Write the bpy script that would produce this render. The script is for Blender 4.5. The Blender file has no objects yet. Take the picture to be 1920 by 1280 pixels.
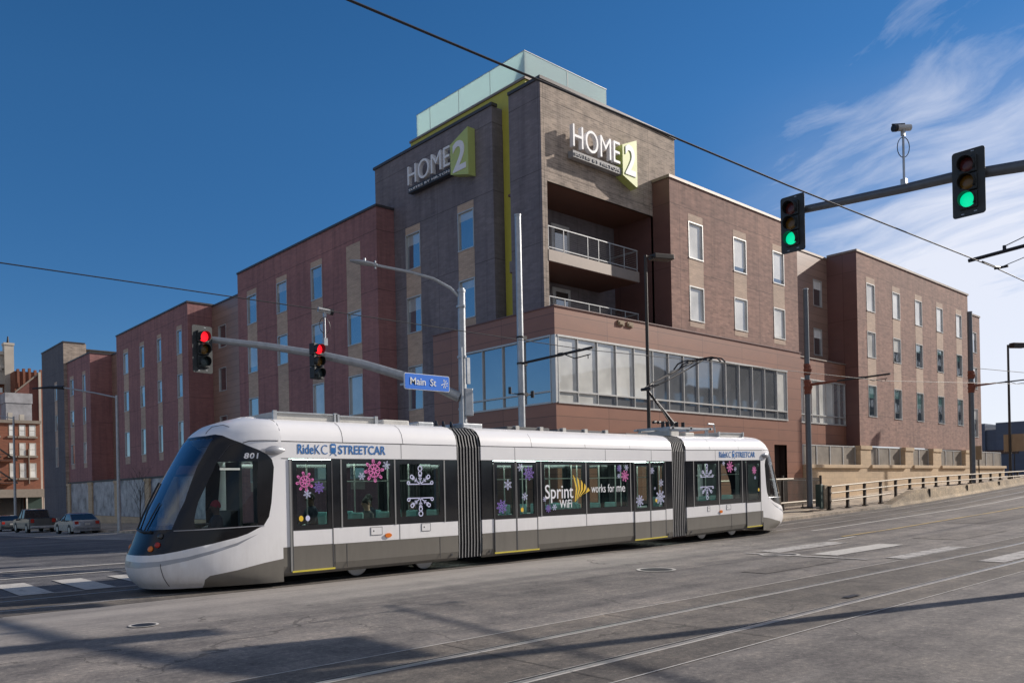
# streetcar crossing a junction in front of a brick hotel
CLOUD_ROT=-107; SKYV=.78; SKYSAT=1.26; CLOUDV=7.0; CLOUDC=.92; CLOUDT=1.40; SKYS=.13; SUNE=5.0; EXPO=0.12
import bpy, bmesh, math, random
from mathutils import Vector, Matrix, geometry
random.seed(7)
C=bpy.context.scene.collection
R=math.radians
PI=math.pi
# ------------------------------------------------------------------ ground profile
GX=[(-300,0),(20,0),(25,.03),(30,.11),(36,.26),(42,.40),(47.5,.57),(52,.76),(57,.97),(60,1.10),(69,1.50),(75,1.70),(90,1.95),(110,2.0),(400,2.0)]
def interp(t,x):
    if x<=t[0][0]: return t[0][1]
    for (a,b),(c,d) in zip(t,t[1:]):
        if x<=c: return b+(d-b)*(x-a)/(c-a)
    return t[-1][1]
def g(x,y):
    f=min(1,max(0,(y-5)/11)); f=.45+.55*f
    z=interp(GX,x)*f
    if y>30:
        z-=.0185*max(0,y-38)*(1 if x<26 else max(0,1-(x-26)/30))
        if x<23.8: z-=.028*min(8,23.8-x)*min(1,(y-30)/20)
    return z
# ------------------------------------------------------------------ materials
MATS={}
def newmat(name):
    m=bpy.data.materials.new(name); m.use_nodes=True; MATS[name]=m
    nt=m.node_tree; return m,nt,nt.nodes['Principled BSDF']
def setp(b,**k):
    for n,v in k.items():
        n={'rough':'Roughness','metal':'Metallic','ior':'IOR','coat':'Coat Weight','coatr':'Coat Roughness','spec':'Specular IOR Level','alpha':'Alpha'}[n]
        b.inputs[n].default_value=v
def pos(nt):
    n=nt.nodes.new('ShaderNodeNewGeometry'); return n.outputs['Position']
def noise(nt,vec,scale,detail=4,rough=.55):
    n=nt.nodes.new('ShaderNodeTexNoise'); n.inputs['Scale'].default_value=scale; n.inputs['Detail'].default_value=detail; n.inputs['Roughness'].default_value=rough
    nt.links.new(vec,n.inputs['Vector']); return n.outputs['Fac']
def ramp(nt,fac,stops):
    n=nt.nodes.new('ShaderNodeValToRGB'); cr=n.color_ramp
    while len(cr.elements)<len(stops): cr.elements.new(.5)
    for e,(p,c) in zip(cr.elements,stops):
        e.position=p; e.color=(*c,1) if len(c)==3 else c
    nt.links.new(fac,n.inputs['Fac']); return n.outputs['Color']
def mixc(nt,fac,a,b,mode='MIX'):
    n=nt.nodes.new('ShaderNodeMix'); n.data_type='RGBA'; n.blend_type=mode
    for s,v in ((0,fac),(6,a),(7,b)):
        if hasattr(v,'links') or hasattr(v,'is_linked'): nt.links.new(v,n.inputs[s])
        elif s==0: n.inputs[0].default_value=v
        else: n.inputs[s].default_value=(*v,1)
    return n.outputs[2]
def vmath(nt,op,a,b):
    n=nt.nodes.new('ShaderNodeVectorMath'); n.operation=op
    for i,v in enumerate((a,b)):
        if hasattr(v,'is_linked'): nt.links.new(v,n.inputs[i])
        else: n.inputs[i].default_value=v
    return n.outputs[0]
def math_(nt,op,a,b=0,c=0):
    n=nt.nodes.new('ShaderNodeMath'); n.operation=op
    for i,v in enumerate((a,b,c)):
        if hasattr(v,'is_linked'): nt.links.new(v,n.inputs[i])
        else: n.inputs[i].default_value=v
    return n.outputs[0]
def bump(nt,b,h,strength=.3,dist=.02):
    n=nt.nodes.new('ShaderNodeBump'); n.inputs['Strength'].default_value=strength; n.inputs['Distance'].default_value=dist
    nt.links.new(h,n.inputs['Height']); nt.links.new(n.outputs[0],b.inputs['Normal'])
def paint(name,col,rough=.5,metal=0,var=.12,scale=2.5,**k):
    m,nt,b=newmat(name); p=pos(nt)
    n=noise(nt,p,scale,5,.6)
    lo=tuple(c*(1-var) for c in col); hi=tuple(min(1,c*(1+var)) for c in col)
    nt.links.new(ramp(nt,n,[(.3,lo),(.7,hi)]),b.inputs['Base Color'])
    r=nt.nodes.new('ShaderNodeMapRange'); r.inputs[3].default_value=max(0.02,rough-.06); r.inputs[4].default_value=min(1,rough+.08)
    nt.links.new(n,r.inputs[0]); nt.links.new(r.outputs[0],b.inputs['Roughness'])
    setp(b,metal=metal,**k); return m
def wallcoord(nt):
    """(x+y, z) so that one pattern works on walls facing either street"""
    s=nt.nodes.new('ShaderNodeSeparateXYZ'); nt.links.new(pos(nt),s.inputs[0])
    a=math_(nt,'ADD',s.outputs[0],s.outputs[1]); c=nt.nodes.new('ShaderNodeCombineXYZ')
    nt.links.new(a,c.inputs[0]); nt.links.new(s.outputs[2],c.inputs[1]); return c.outputs[0],s.outputs[2],a
def brick(name,c1,c2,mortar,bw=.30,bh=.10,joints=True,rough=.85,ms=.012,blot=.35):
    m,nt,b=newmat(name); v,z,a=wallcoord(nt)
    t=nt.nodes.new('ShaderNodeTexBrick'); t.inputs['Scale'].default_value=1
    t.inputs['Brick Width'].default_value=bw; t.inputs['Row Height'].default_value=bh; t.inputs['Mortar Size'].default_value=ms
    t.inputs['Mortar Smooth'].default_value=.3; t.inputs['Bias'].default_value=0
    t.inputs['Color1'].default_value=(*c1,1); t.inputs['Color2'].default_value=(*c2,1); t.inputs['Mortar'].default_value=(*mortar,1)
    nt.links.new(v,t.inputs['Vector'])
    st=vmath(nt,'MULTIPLY',v,(1.2,4.5,1)); n=noise(nt,st,1.0,6,.62)
    d=ramp(nt,n,[(.30,(1-blot,)*3),(.52,(1,1,1)),(.72,(1+blot*.6,)*3)])
    col=mixc(nt,1,t.outputs['Color'],d,'MULTIPLY')
    big=noise(nt,vmath(nt,'MULTIPLY',v,(.25,.4,1)),1.0,3,.5)
    col=mixc(nt,1,col,ramp(nt,big,[(.3,(.88,.88,.9)),(.7,(1.1,1.08,1.06))]),'MULTIPLY')
    if joints:
        f=math_(nt,'ABSOLUTE',math_(nt,'SUBTRACT',math_(nt,'FRACT',math_(nt,'DIVIDE',math_(nt,'ADD',z,.05),3.17)),.0)) if False else math_(nt,'FRACT',math_(nt,'DIVIDE',math_(nt,'ADD',z,.08),3.17))
        l=math_(nt,'LESS_THAN',f,.011)
        l=math_(nt,'MAXIMUM',l,math_(nt,'LESS_THAN',math_(nt,'FRACT',math_(nt,'DIVIDE',math_(nt,'ADD',a,1.3),7.35)),.0035))
        stn=noise(nt,vmath(nt,'MULTIPLY',v,(2.2,.16,1)),1.0,5,.6); col=mixc(nt,1,col,ramp(nt,stn,[(.34,(.80,.80,.81)),(.5,(1,1,1)),(.68,(1.10,1.09,1.07))]),'MULTIPLY')
        col=mixc(nt,math_(nt,'MULTIPLY',l,.55),col,(.03,.025,.025))
    nt.links.new(col,b.inputs['Base Color']); setp(b,rough=rough); bump(nt,b,t.outputs['Fac'],-.25,.012); return m
def panel(name,col,w,h,ms=.012,off=0.0,rough=.4,zoff=0,metal=0.0,jd=.35):
    m,nt,b=newmat(name); v,z,a=wallcoord(nt)
    v=vmath(nt,'ADD',v,(0,zoff,0))
    t=nt.nodes.new('ShaderNodeTexBrick'); t.offset=off; t.inputs['Scale'].default_value=1
    t.inputs['Brick Width'].default_value=w; t.inputs['Row Height'].default_value=h; t.inputs['Mortar Size'].default_value=ms; t.inputs['Mortar Smooth'].default_value=.1
    t.inputs['Color1'].default_value=(*[c*.93 for c in col],1); t.inputs['Color2'].default_value=(*[c*1.07 for c in col],1); t.inputs['Mortar'].default_value=(*[c*jd for c in col],1)
    nt.links.new(v,t.inputs['Vector'])
    n=noise(nt,vmath(nt,'MULTIPLY',v,(.6,1.4,1)),1.3,5,.6)
    col2=mixc(nt,1,t.outputs['Color'],ramp(nt,n,[(.3,(.9,.9,.91)),(.7,(1.08,1.07,1.06))]),'MULTIPLY')
    nt.links.new(col2,b.inputs['Base Color']); setp(b,rough=rough,metal=metal); bump(nt,b,t.outputs['Fac'],-.4,.015); return m
def asphalt(name,base,dust=.35,streak=(.10,.95,1),contrast=1.0,band=None):
    m,nt,b=newmat(name); p=pos(nt)
    n1=noise(nt,p,.11,5,.6); n2=noise(nt,p,13,5,.85); n2b=noise(nt,p,150,1,.5); n3=noise(nt,vmath(nt,'MULTIPLY',p,streak),1.5,8,.68); n4=noise(nt,p,1.3,7,.72); n5=noise(nt,vmath(nt,'MULTIPLY',p,(.05,1.1,1)),.9,5,.6)
    c=ramp(nt,n1,[(.33,tuple(x*(1-.30*contrast) for x in base)),(.5,base),(.68,tuple(x*(1+.30*contrast) for x in base))])
    c=mixc(nt,1,c,ramp(nt,n2,[(.30,(.50,.50,.52)),(.47,(.93,.93,.93)),(.58,(1.18,1.16,1.13)),(.68,(2.1,2.02,1.88))]),'MULTIPLY')
    c=mixc(nt,1,c,ramp(nt,n2b,[(.35,(.8,.8,.8)),(.65,(1.22,1.21,1.2))]),'MULTIPLY')
    c=mixc(nt,1,c,ramp(nt,n4,[(.32,(.62,.62,.65)),(.5,(1,1,1)),(.66,(1.35,1.32,1.27))]),'MULTIPLY')
    c=mixc(nt,1,c,ramp(nt,n5,[(.36,(.66,.66,.69)),(.5,(1,1,1)),(.64,(1.25,1.23,1.2))]),'MULTIPLY')
    dm=ramp(nt,n3,[(.52,(0,0,0)),(.80,(dust,)*3)])
    c=mixc(nt,dm,c,tuple(min(.6,x*1.9) for x in base))
    if band:   # pale strip beside the track: streetcar's bounced sunlight painted in, with wheel dust
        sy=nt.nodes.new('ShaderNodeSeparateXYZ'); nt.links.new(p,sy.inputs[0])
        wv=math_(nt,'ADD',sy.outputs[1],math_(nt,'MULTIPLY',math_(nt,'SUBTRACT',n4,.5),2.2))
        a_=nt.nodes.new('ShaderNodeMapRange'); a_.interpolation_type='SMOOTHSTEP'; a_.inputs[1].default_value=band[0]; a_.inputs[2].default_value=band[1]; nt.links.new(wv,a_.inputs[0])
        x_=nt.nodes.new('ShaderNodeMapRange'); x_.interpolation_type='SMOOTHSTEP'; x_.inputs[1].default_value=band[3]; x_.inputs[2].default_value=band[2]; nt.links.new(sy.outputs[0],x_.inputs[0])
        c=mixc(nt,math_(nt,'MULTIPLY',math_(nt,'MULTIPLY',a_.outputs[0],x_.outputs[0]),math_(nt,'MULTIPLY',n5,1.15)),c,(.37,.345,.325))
    spt=noise(nt,p,3.1,2,.4); c=mixc(nt,ramp(nt,spt,[(.74,(0,0,0)),(.79,(.55,.55,.55))]),c,tuple(x*.3 for x in base))
    vo=nt.nodes.new('ShaderNodeTexVoronoi'); vo.feature='DISTANCE_TO_EDGE'; vo.inputs['Scale'].default_value=.23
    wob=nt.nodes.new('ShaderNodeTexNoise'); wob.inputs['Scale'].default_value=.9; wob.inputs['Detail'].default_value=6; nt.links.new(p,wob.inputs['Vector'])
    nt.links.new(vmath(nt,'ADD',p,vmath(nt,'MULTIPLY',wob.outputs['Color'],(1.8,1.8,0))),vo.inputs['Vector'])
    cr=math_(nt,'MULTIPLY',math_(nt,'LESS_THAN',vo.outputs['Distance'],.0035),math_(nt,'GREATER_THAN',n1,.5))
    c=mixc(nt,math_(nt,'MULTIPLY',cr,.55),c,tuple(x*.3 for x in base))
    nt.links.new(c,b.inputs['Base Color']); setp(b,rough=.85,spec=.3); bump(nt,b,n2,.6,.012); return m
def coach(name,col,rough,dirt,dcol,metal=0,**k):
    """coachwork: clean paint with road film that thickens low down in vertical runs"""
    m,nt,b=newmat(name); p=pos(nt); n=noise(nt,vmath(nt,'MULTIPLY',p,(5,5,.7)),1.6,6,.65); n2=noise(nt,p,.9,4,.6); n3=noise(nt,p,14,3,.6)
    s=nt.nodes.new('ShaderNodeSeparateXYZ'); nt.links.new(p,s.inputs[0])
    h=nt.nodes.new('ShaderNodeMapRange'); h.inputs[1].default_value=1.5; h.inputs[2].default_value=.15; nt.links.new(s.outputs[2],h.inputs[0])
    f=math_(nt,'MULTIPLY',math_(nt,'ADD',math_(nt,'MULTIPLY',h.outputs[0],.8),.12),math_(nt,'ADD',math_(nt,'MULTIPLY',n,.9),math_(nt,'MULTIPLY',n3,.25)))
    f=math_(nt,'MINIMUM',math_(nt,'MULTIPLY',f,dirt),1)
    c=mixc(nt,f,tuple(col),tuple(dcol)); c=mixc(nt,1,c,ramp(nt,n2,[(.3,(.95,.95,.955)),(.7,(1.03,1.03,1.02))]),'MULTIPLY')
    nt.links.new(c,b.inputs['Base Color']); r=nt.nodes.new('ShaderNodeMapRange'); r.inputs[3].default_value=rough; r.inputs[4].default_value=min(1,rough+.45); nt.links.new(f,r.inputs[0]); nt.links.new(r.outputs[0],b.inputs['Roughness'])
    setp(b,metal=metal,**k); bump(nt,b,n2,.05,.02); return m
def glassy(name,col,tint,gl,rough=.02,glcol=(1,1,1)):
    """thin pane: tinted transparency mixed with a mirror reflection that grows at grazing angles"""
    m=bpy.data.materials.new(name); m.use_nodes=True; nt=m.node_tree; nt.nodes.clear(); MATS[name]=m
    o=nt.nodes.new('ShaderNodeOutputMaterial'); tr=nt.nodes.new('ShaderNodeBsdfTransparent'); tr.inputs[0].default_value=(*tint,1)
    gs=nt.nodes.new('ShaderNodeBsdfGlossy'); gs.inputs['Roughness'].default_value=rough; gs.inputs['Color'].default_value=(*glcol,1)
    lw=nt.nodes.new('ShaderNodeLayerWeight'); lw.inputs['Blend'].default_value=.5
    f=math_(nt,'ADD',math_(nt,'MULTIPLY',math_(nt,'POWER',lw.outputs['Facing'],4),.9),gl)
    f=math_(nt,'MINIMUM',f,.9)
    mx=nt.nodes.new('ShaderNodeMixShader'); nt.links.new(f,mx.inputs[0]); nt.links.new(tr.outputs[0],mx.inputs[1]); nt.links.new(gs.outputs[0],mx.inputs[2])
    nt.links.new(mx.outputs[0],o.inputs[0]); return m
def reflect(name,col,gl,rough=.03,wave=.0,gcol=(1,1,1)):
    """building glass: dark room or blind behind, strong mirror coat, slightly wavy"""
    m=bpy.data.materials.new(name); m.use_nodes=True; nt=m.node_tree; nt.nodes.clear(); MATS[name]=m
    o=nt.nodes.new('ShaderNodeOutputMaterial'); df=nt.nodes.new('ShaderNodeBsdfDiffuse')
    n=noise(nt,pos(nt),.6,3,.5)
    nt.links.new(ramp(nt,n,[(.35,tuple(c*.8 for c in col)),(.65,tuple(c*1.2 for c in col))]),df.inputs[0])
    gs=nt.nodes.new('ShaderNodeBsdfGlossy'); gs.inputs['Roughness'].default_value=rough; gs.inputs['Color'].default_value=(*gcol,1)
    if wave:
        bp=nt.nodes.new('ShaderNodeBump'); bp.inputs['Strength'].default_value=wave; bp.inputs['Distance'].default_value=.05
        nt.links.new(noise(nt,pos(nt),.7,1,.4),bp.inputs['Height']); nt.links.new(bp.outputs[0],gs.inputs['Normal'])
    lw=nt.nodes.new('ShaderNodeLayerWeight'); lw.inputs['Blend'].default_value=.5
    f=math_(nt,'MINIMUM',math_(nt,'ADD',math_(nt,'MULTIPLY',math_(nt,'POWER',lw.outputs['Facing'],4),.8),gl),.92)
    mx=nt.nodes.new('ShaderNodeMixShader'); nt.links.new(f,mx.inputs[0]); nt.links.new(df.outputs[0],mx.inputs[1]); nt.links.new(gs.outputs[0],mx.inputs[2])
    nt.links.new(mx.outputs[0],o.inputs[0]); return m
def emis(name,col,s):
    m,nt,b=newmat(name); b.inputs['Base Color'].default_value=(*col,1); b.inputs['Emission Color'].default_value=(*col,1); b.inputs['Emission Strength'].default_value=s; return m

def frosted(name,col):
    m=bpy.data.materials.new(name); m.use_nodes=True; nt=m.node_tree; nt.nodes.clear(); MATS[name]=m
    o=nt.nodes.new('ShaderNodeOutputMaterial'); d=nt.nodes.new('ShaderNodeBsdfDiffuse'); d.inputs[0].default_value=(*col,1)
    t=nt.nodes.new('ShaderNodeBsdfTranslucent'); t.inputs[0].default_value=(*col,1); x=nt.nodes.new('ShaderNodeMixShader'); x.inputs[0].default_value=.5
    gs=nt.nodes.new('ShaderNodeBsdfGlossy'); gs.inputs['Roughness'].default_value=.2; y=nt.nodes.new('ShaderNodeMixShader'); y.inputs[0].default_value=.12
    nt.links.new(d.outputs[0],x.inputs[1]); nt.links.new(t.outputs[0],x.inputs[2]); nt.links.new(x.outputs[0],y.inputs[1]); nt.links.new(gs.outputs[0],y.inputs[2]); nt.links.new(y.outputs[0],o.inputs[0]); return m
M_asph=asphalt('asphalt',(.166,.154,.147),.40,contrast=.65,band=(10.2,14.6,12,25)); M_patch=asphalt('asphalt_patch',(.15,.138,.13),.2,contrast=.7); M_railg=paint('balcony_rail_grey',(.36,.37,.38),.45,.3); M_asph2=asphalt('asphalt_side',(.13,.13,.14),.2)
M_conc=asphalt('track_concrete',(.125,.113,.103),.4,(.9,.10,1)); M_walk=asphalt('sidewalk_concrete',(.40,.34,.27),.5); M_lane=asphalt('parking_concrete',(.30,.30,.30),.2)
M_kerb=paint('kerb_concrete',(.38,.36,.33),.85,var=.2,scale=3)
M_earth=paint('earth',(.32,.28,.23),.95,var=.3,scale=.5)
M_rail=paint('rail_steel',(.42,.40,.38),.38,.55,.15,6)
M_railpale=paint('rail_flange_concrete',(.50,.475,.44),.7,0,.25,5)
def worn(name,col,amt,base):
    m,nt,b=newmat(name); p=pos(nt); n=noise(nt,p,2.6,8,.75); n2=noise(nt,p,24,3,.6)
    k=math_(nt,'ADD',math_(nt,'MULTIPLY',n,.75),math_(nt,'MULTIPLY',n2,.25))
    c=ramp(nt,k,[(amt-.06,base),(amt+.05,col)])
    nt.links.new(c,b.inputs['Base Color']); setp(b,rough=.75); return m
M_white=worn('road_paint_white',(.50,.48,.45),.42,(.2,.19,.18)); M_worn=worn('road_paint_worn',(.44,.42,.40),.475,(.165,.155,.148))
M_yellow=worn('road_paint_yellow',(.45,.32,.12),.46,(.2,.18,.15))
M_bred=brick('brown_brick',(.35,.205,.165),(.245,.14,.115),(.28,.18,.15),blot=.30)
M_bred_shade=brick('brown_brick_shaded',(.36,.175,.17),(.295,.145,.145),(.30,.16,.155),blot=.12)  # same brick as the sunlit front, blue skylight shade put into its colour
M_bgrey=brick('grey_brick',(.44,.36,.295),(.29,.24,.20),(.47,.39,.325),blot=.34)  # paler copy of the tower brick for faces in sun
M_bgrey_shade=brick('grey_brick_shaded',(.215,.195,.22),(.17,.155,.175),(.185,.17,.19),blot=.12)  # tower brick again, with the side face's shade put into its colour
M_tail=brick('slate_brick',(.13,.13,.15),(.105,.105,.125),(.12,.12,.135),blot=.12)
M_stone=brick('tan_stone_block',(.60,.455,.295),(.53,.40,.26),(.41,.315,.215),bw=.6,bh=.3,joints=False,blot=.1,ms=.01)
M_span=brick('beige_spandrel_brick',(.58,.44,.34),(.49,.37,.29),(.44,.34,.27),joints=False,blot=.15)
M_pan=panel('brown_metal_panel',(.275,.125,.08),3.7,.62,zoff=.05)
M_pans=panel('smooth_brown_panel',(.155,.08,.072),6,3.17,zoff=.08)
M_panw=panel('link_metal_panel',(.29,.185,.145),30,.5)
M_sof=paint('soffit_brown',(.16,.075,.05),.6)
M_cop=paint('dark_coping',(.07,.065,.07),.5,.3)
M_copl=paint('light_coping',(.24,.20,.175),.5,.2)
M_green=paint('lime_panel',(.50,.46,.07),.5,var=.06)
M_frost=frosted('frosted_glass',(.78,.92,.89))
M_alu=paint('aluminium_frame',(.50,.50,.49),.4,.35,.06)
M_alud=paint('grey_frame',(.30,.31,.32),.4,.4,.06)
M_pane=reflect('window_glass',(.03,.04,.045),.38,wave=.15)
M_paneb=reflect('blind_and_cloud_glass',(.86,.85,.81),.12,wave=.15)  # pale blinds; bright cloud reflection is also put into the white
M_paneL=reflect('blue_reflecting_glass',(.07,.11,.15),.36,wave=.1)
M_paneLb=reflect('blue_blind_glass',(.20,.26,.30),.34,wave=.1)
M_paneLc=reflect('pale_curtain_glass',(.42,.46,.47),.24,wave=.1); M_panec=reflect('teal_curtain_glass',(.10,.20,.19),.22,wave=.12)
M_strip=reflect('ribbon_glass',(.17,.18,.19),.28,wave=.12)
M_stripp=reflect('curtain_and_cloud_glass',(.74,.74,.70),.16,wave=.12)  # pale curtains, with the mirrored cloud's brightness painted into them
M_door=paint('door_dark',(.035,.018,.014),.8)
M_doorw=paint('door_white',(.6,.6,.6),.5)
M_screen=paint('terrace_screen',(.23,.20,.165),.5,.1,.25,1.6)
M_black=paint('black_plastic',(.016,.017,.02),.45,0,.2)
M_blackm=paint('black_steel',(.03,.03,.034),.5,.4,.2)
M_bronze=paint('dark_bronze',(.05,.042,.036),.5,.4,.15)
M_galv=paint('galvanised_steel',(.42,.44,.46),.42,.55,.14,5)
M_pole=paint('blue_grey_pole',(.12,.13,.145),.42,.35,.12,4)
M_rust=paint('rust_wrap',(.20,.065,.04),.85,0,.3,6)
M_barr=asphalt('barrier_concrete',(.34,.275,.195),.3)
M_railc=paint('cream_rail',(.40,.34,.26),.55,.1,.12,4)
M_wire=paint('wire',(.03,.03,.035),.6,.2)
M_sgreen=paint('utility_box_green',(.04,.07,.06),.5); M_signb=paint('sign_back_tan',(.30,.22,.14),.7)
M_signblue=paint('sign_blue',(.0,.16,.72),.6,0,.04); M_signw=paint('sign_white',(.75,.78,.8),.4,0,.03)
# tram
M_tw=coach('tram_white',(.90,.895,.91),.28,.6,(.34,.31,.27),coat=.3); M_tg=coach('tram_grey',(.112,.103,.088),.38,1.0,(.19,.175,.15),coat=.2)
M_ts=paint('tram_silver',(.36,.37,.40),.3,.25,.05); M_tb=paint('tram_gloss_black',(.016,.017,.02),.10,0,.1,spec=.8)
M_tmask=paint('tram_mask',(.014,.013,.014),.16,0,.1,spec=.45)
M_bel=paint('bellows_light',(.25,.25,.25),.6,0,.1); M_beld=paint('bellows_dark',(.05,.05,.055),.8)
M_tseam=paint('seam_dark',(.05,.05,.055),.6); M_tsteel=paint('tram_trim',(.33,.33,.32),.35,.4,.08)
M_ystrip=paint('door_step_yellow',(.62,.52,.06),.5)
M_tglass=glassy('tram_glass',None,(.64,.74,.70),.035); M_tws=glassy('tram_windshield',None,(.30,.34,.38),.19,.03,(.75,.80,.90)); M_tcab=glassy('tram_cab_glass',None,(.85,.92,.88),.02)
M_roofk=paint('roof_equipment',(.50,.49,.46),.6,0,.15,3); M_roofd=paint('roof_dark',(.08,.08,.085),.7)
M_blue=paint('tram_blue',(.02,.16,.46),.4,0,.04); M_wlet=paint('white_vinyl',(.82,.82,.86),.5,0,.02)
M_pink=paint('pink_vinyl',(.78,.18,.50),.5,0,.03); M_purp=paint('purple_vinyl',(.22,.13,.50),.5,0,.03); M_lav=paint('lavender_vinyl',(.60,.62,.86),.5,0,.03)
M_sprint=paint('yellow_vinyl',(.85,.55,.03),.5,0,.03); M_teal=paint('tram_seat',(.16,.34,.33),.7); M_inner=paint('tram_inner',(.55,.60,.57),.6); M_floor=paint('tram_floor',(.08,.08,.085),.8)
M_pole2=paint('grab_pole',(.6,.6,.55),.3,.5); M_strip_l=emis('strip_light',(.85,1,.95),9)
M_amber=paint('amber_lens',(.75,.20,.03),.2); M_redl=paint('red_lens',(.42,.03,.02),.2)
M_tyre=paint('rubber',(.025,.025,.026),.85); M_rim=paint('wheel_rim',(.45,.46,.47),.35,.6)
# ------------------------------------------------------------------ mesh builder
class MB:
    def __init__(s): s.v=[]; s.f=[]; s.warp=None; s.far=None
    def add(s,vs,fs):
        n=len(s.v); s.v+= [tuple(v) for v in vs]; s.f+=[tuple(i+n for i in f) for f in fs]; return s
    def box(s,x0,x1,y0,y1,z0,z1):
        if x0>x1:x0,x1=x1,x0
        if y0>y1:y0,y1=y1,y0
        if z0>z1:z0,z1=z1,z0
        return s.add([(x0,y0,z0),(x1,y0,z0),(x1,y1,z0),(x0,y1,z0),(x0,y0,z1),(x1,y0,z1),(x1,y1,z1),(x0,y1,z1)],
              [(0,3,2,1),(4,5,6,7),(0,1,5,4),(1,2,6,5),(2,3,7,6),(3,0,4,7)])
    def obox(s,c,u,v,w):
        """box from centre c and three half vectors"""
        c,u,v,w=map(Vector,(c,u,v,w)); P=[c+a*u+b*v+d*w for d in(-1,1) for b in(-1,1) for a in(-1,1)]
        return s.add(P,[(0,2,3,1),(4,5,7,6),(0,1,5,4),(2,6,7,3),(0,4,6,2),(1,3,7,5)])
    def tube(s,pts,r,seg=10,caps=True,r2=None):
        pts=[Vector(p) for p in pts]; n=len(pts); rings=[]; prev=None
        for i,p in enumerate(pts):
            d=(pts[min(i+1,n-1)]-pts[max(i-1,0)]).normalized()
            if prev is None:
                a=Vector((0,0,1)) if abs(d.z)<.9 else Vector((1,0,0)); u=d.cross(a).normalized()
            else: u=(prev-d*prev.dot(d)).normalized()
            prev=u; w=d.cross(u); rr=r if r2 is None else r+(r2-r)*i/(n-1)
            rings.append([p+u*math.cos(t)*rr+w*math.sin(t)*rr for t in [2*PI*k/seg for k in range(seg)]])
        vs=[v for rg in rings for v in rg]; fs=[]
        for i in range(n-1):
            for k in range(seg): fs.append((i*seg+k,i*seg+(k+1)%seg,(i+1)*seg+(k+1)%seg,(i+1)*seg+k))
        if caps: fs+=[tuple(range(seg))[::-1],tuple((n-1)*seg+k for k in range(seg))]
        return s.add(vs,fs)
    def prism(s,poly,fn,d0,d1):
        """polygon (u,v) extruded; fn(u,v,d)->xyz"""
        n=len(poly); vs=[fn(u,v,d0) for u,v in poly]+[fn(u,v,d1) for u,v in poly]
        fs=[tuple(range(n)),tuple(range(n,2*n))[::-1]]+[(i,(i+1)%n+0,(i+1)%n+n,i+n) for i in range(n)]
        return s.add(vs,fs)
    def grid(s,rows,close=False):
        n=len(rows[0]); vs=[p for r in rows for p in r]; fs=[]
        for i in range(len(rows)-1):
            for k in range(n if close else n-1): fs.append((i*n+k,i*n+(k+1)%n,(i+1)*n+(k+1)%n,(i+1)*n+k))
        return s.add(vs,fs)
    def build(s,name,mat,parent=None,smooth=False,bevel=0,fixn=True,mods=None,loc=None):
        vs=s.v
        if s.warp: vs=[s.warp(*v) for v in vs]
        off=Vector((0,0,0))
        me=bpy.data.meshes.new(name); o=bpy.data.objects.new(name,me); C.objects.link(o)
        if loc is not None: off=Vector(loc); o.location=off
        if parent is not None:
            o.parent=parent; w=WORLD[parent.name]
            if loc is not None: o.location=off-w; base=off
            else: base=w
            WORLD[o.name]=base
        else:
            base=off; WORLD[o.name]=off
        me.from_pydata([Vector(v)-base for v in vs],[],s.f)
        if fixn:
            bm=bmesh.new(); bm.from_mesh(me); bmesh.ops.remove_doubles(bm,verts=bm.verts,dist=.0004); bmesh.ops.recalc_face_normals(bm,faces=bm.faces); bm.to_mesh(me); bm.free()
        me.materials.append(mat)
        if smooth:
            for p in me.polygons: p.use_smooth=True
            if smooth!='all': me.set_sharp_from_angle(angle=R(38))
        if bevel:
            m=o.modifiers.new('bevel','BEVEL'); m.width=bevel; m.segments=2; m.limit_method='ANGLE'
        return o
WORLD={}
def tag(o,label=None,cat=None,group=None,kind=None):
    if label: o['label']=label
    if cat: o['category']=cat
    if group: o['group']=group
    if kind: o['kind']=kind
    return o
def thing(name,loc,label,cat,group=None,rz=0):
    o=bpy.data.objects.new(name,None); C.objects.link(o); o.location=loc; o.rotation_euler=(0,0,rz); o.empty_display_size=.3
    WORLD[o.name]=Vector(loc) if rz==0 else Vector((0,0,0)); return tag(o,label,cat,group)
def copy_tree(o,parent=None):
    c=o.copy(); C.objects.link(c)
    if parent is not None: c.parent=parent
    for ch in list(o.children): copy_tree(ch,c)
    return c
def text_part(name,s,mat,parent,fn,u0,u1,v0,v1,d0,d1,bold=0,keep=False,space=1.0):
    cu=bpy.data.curves.new('t','FONT'); cu.body=s; cu.size=1; cu.extrude=.05; cu.offset=bold; cu.resolution_u=4; cu.space_character=space
    to=bpy.data.objects.new('t',cu); C.objects.link(to); dg=bpy.context.evaluated_depsgraph_get(); me=to.evaluated_get(dg).to_mesh()
    vs=[v.co.copy() for v in me.vertices]; fs=[tuple(p.vertices) for p in me.polygons]; to.to_mesh_clear() if hasattr(to,'to_mesh_clear') else None
    bpy.data.objects.remove(to); bpy.data.curves.remove(cu)
    xs=[v.x for v in vs]; ys=[v.y for v in vs]; a,b,c,d=min(xs),max(xs),min(ys),max(ys)
    m=MB(); m.warp=parent_warp.get(parent.name) if parent else None
    m.add([fn(u0+(v.x-a)/(b-a)*(u1-u0), v0+(v.y-c)/(d-c)*(v1-v0), d0 if v.z<0 else d1) for v in vs],fs)
    return m.build(name,mat,parent)
parent_warp={}
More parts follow.
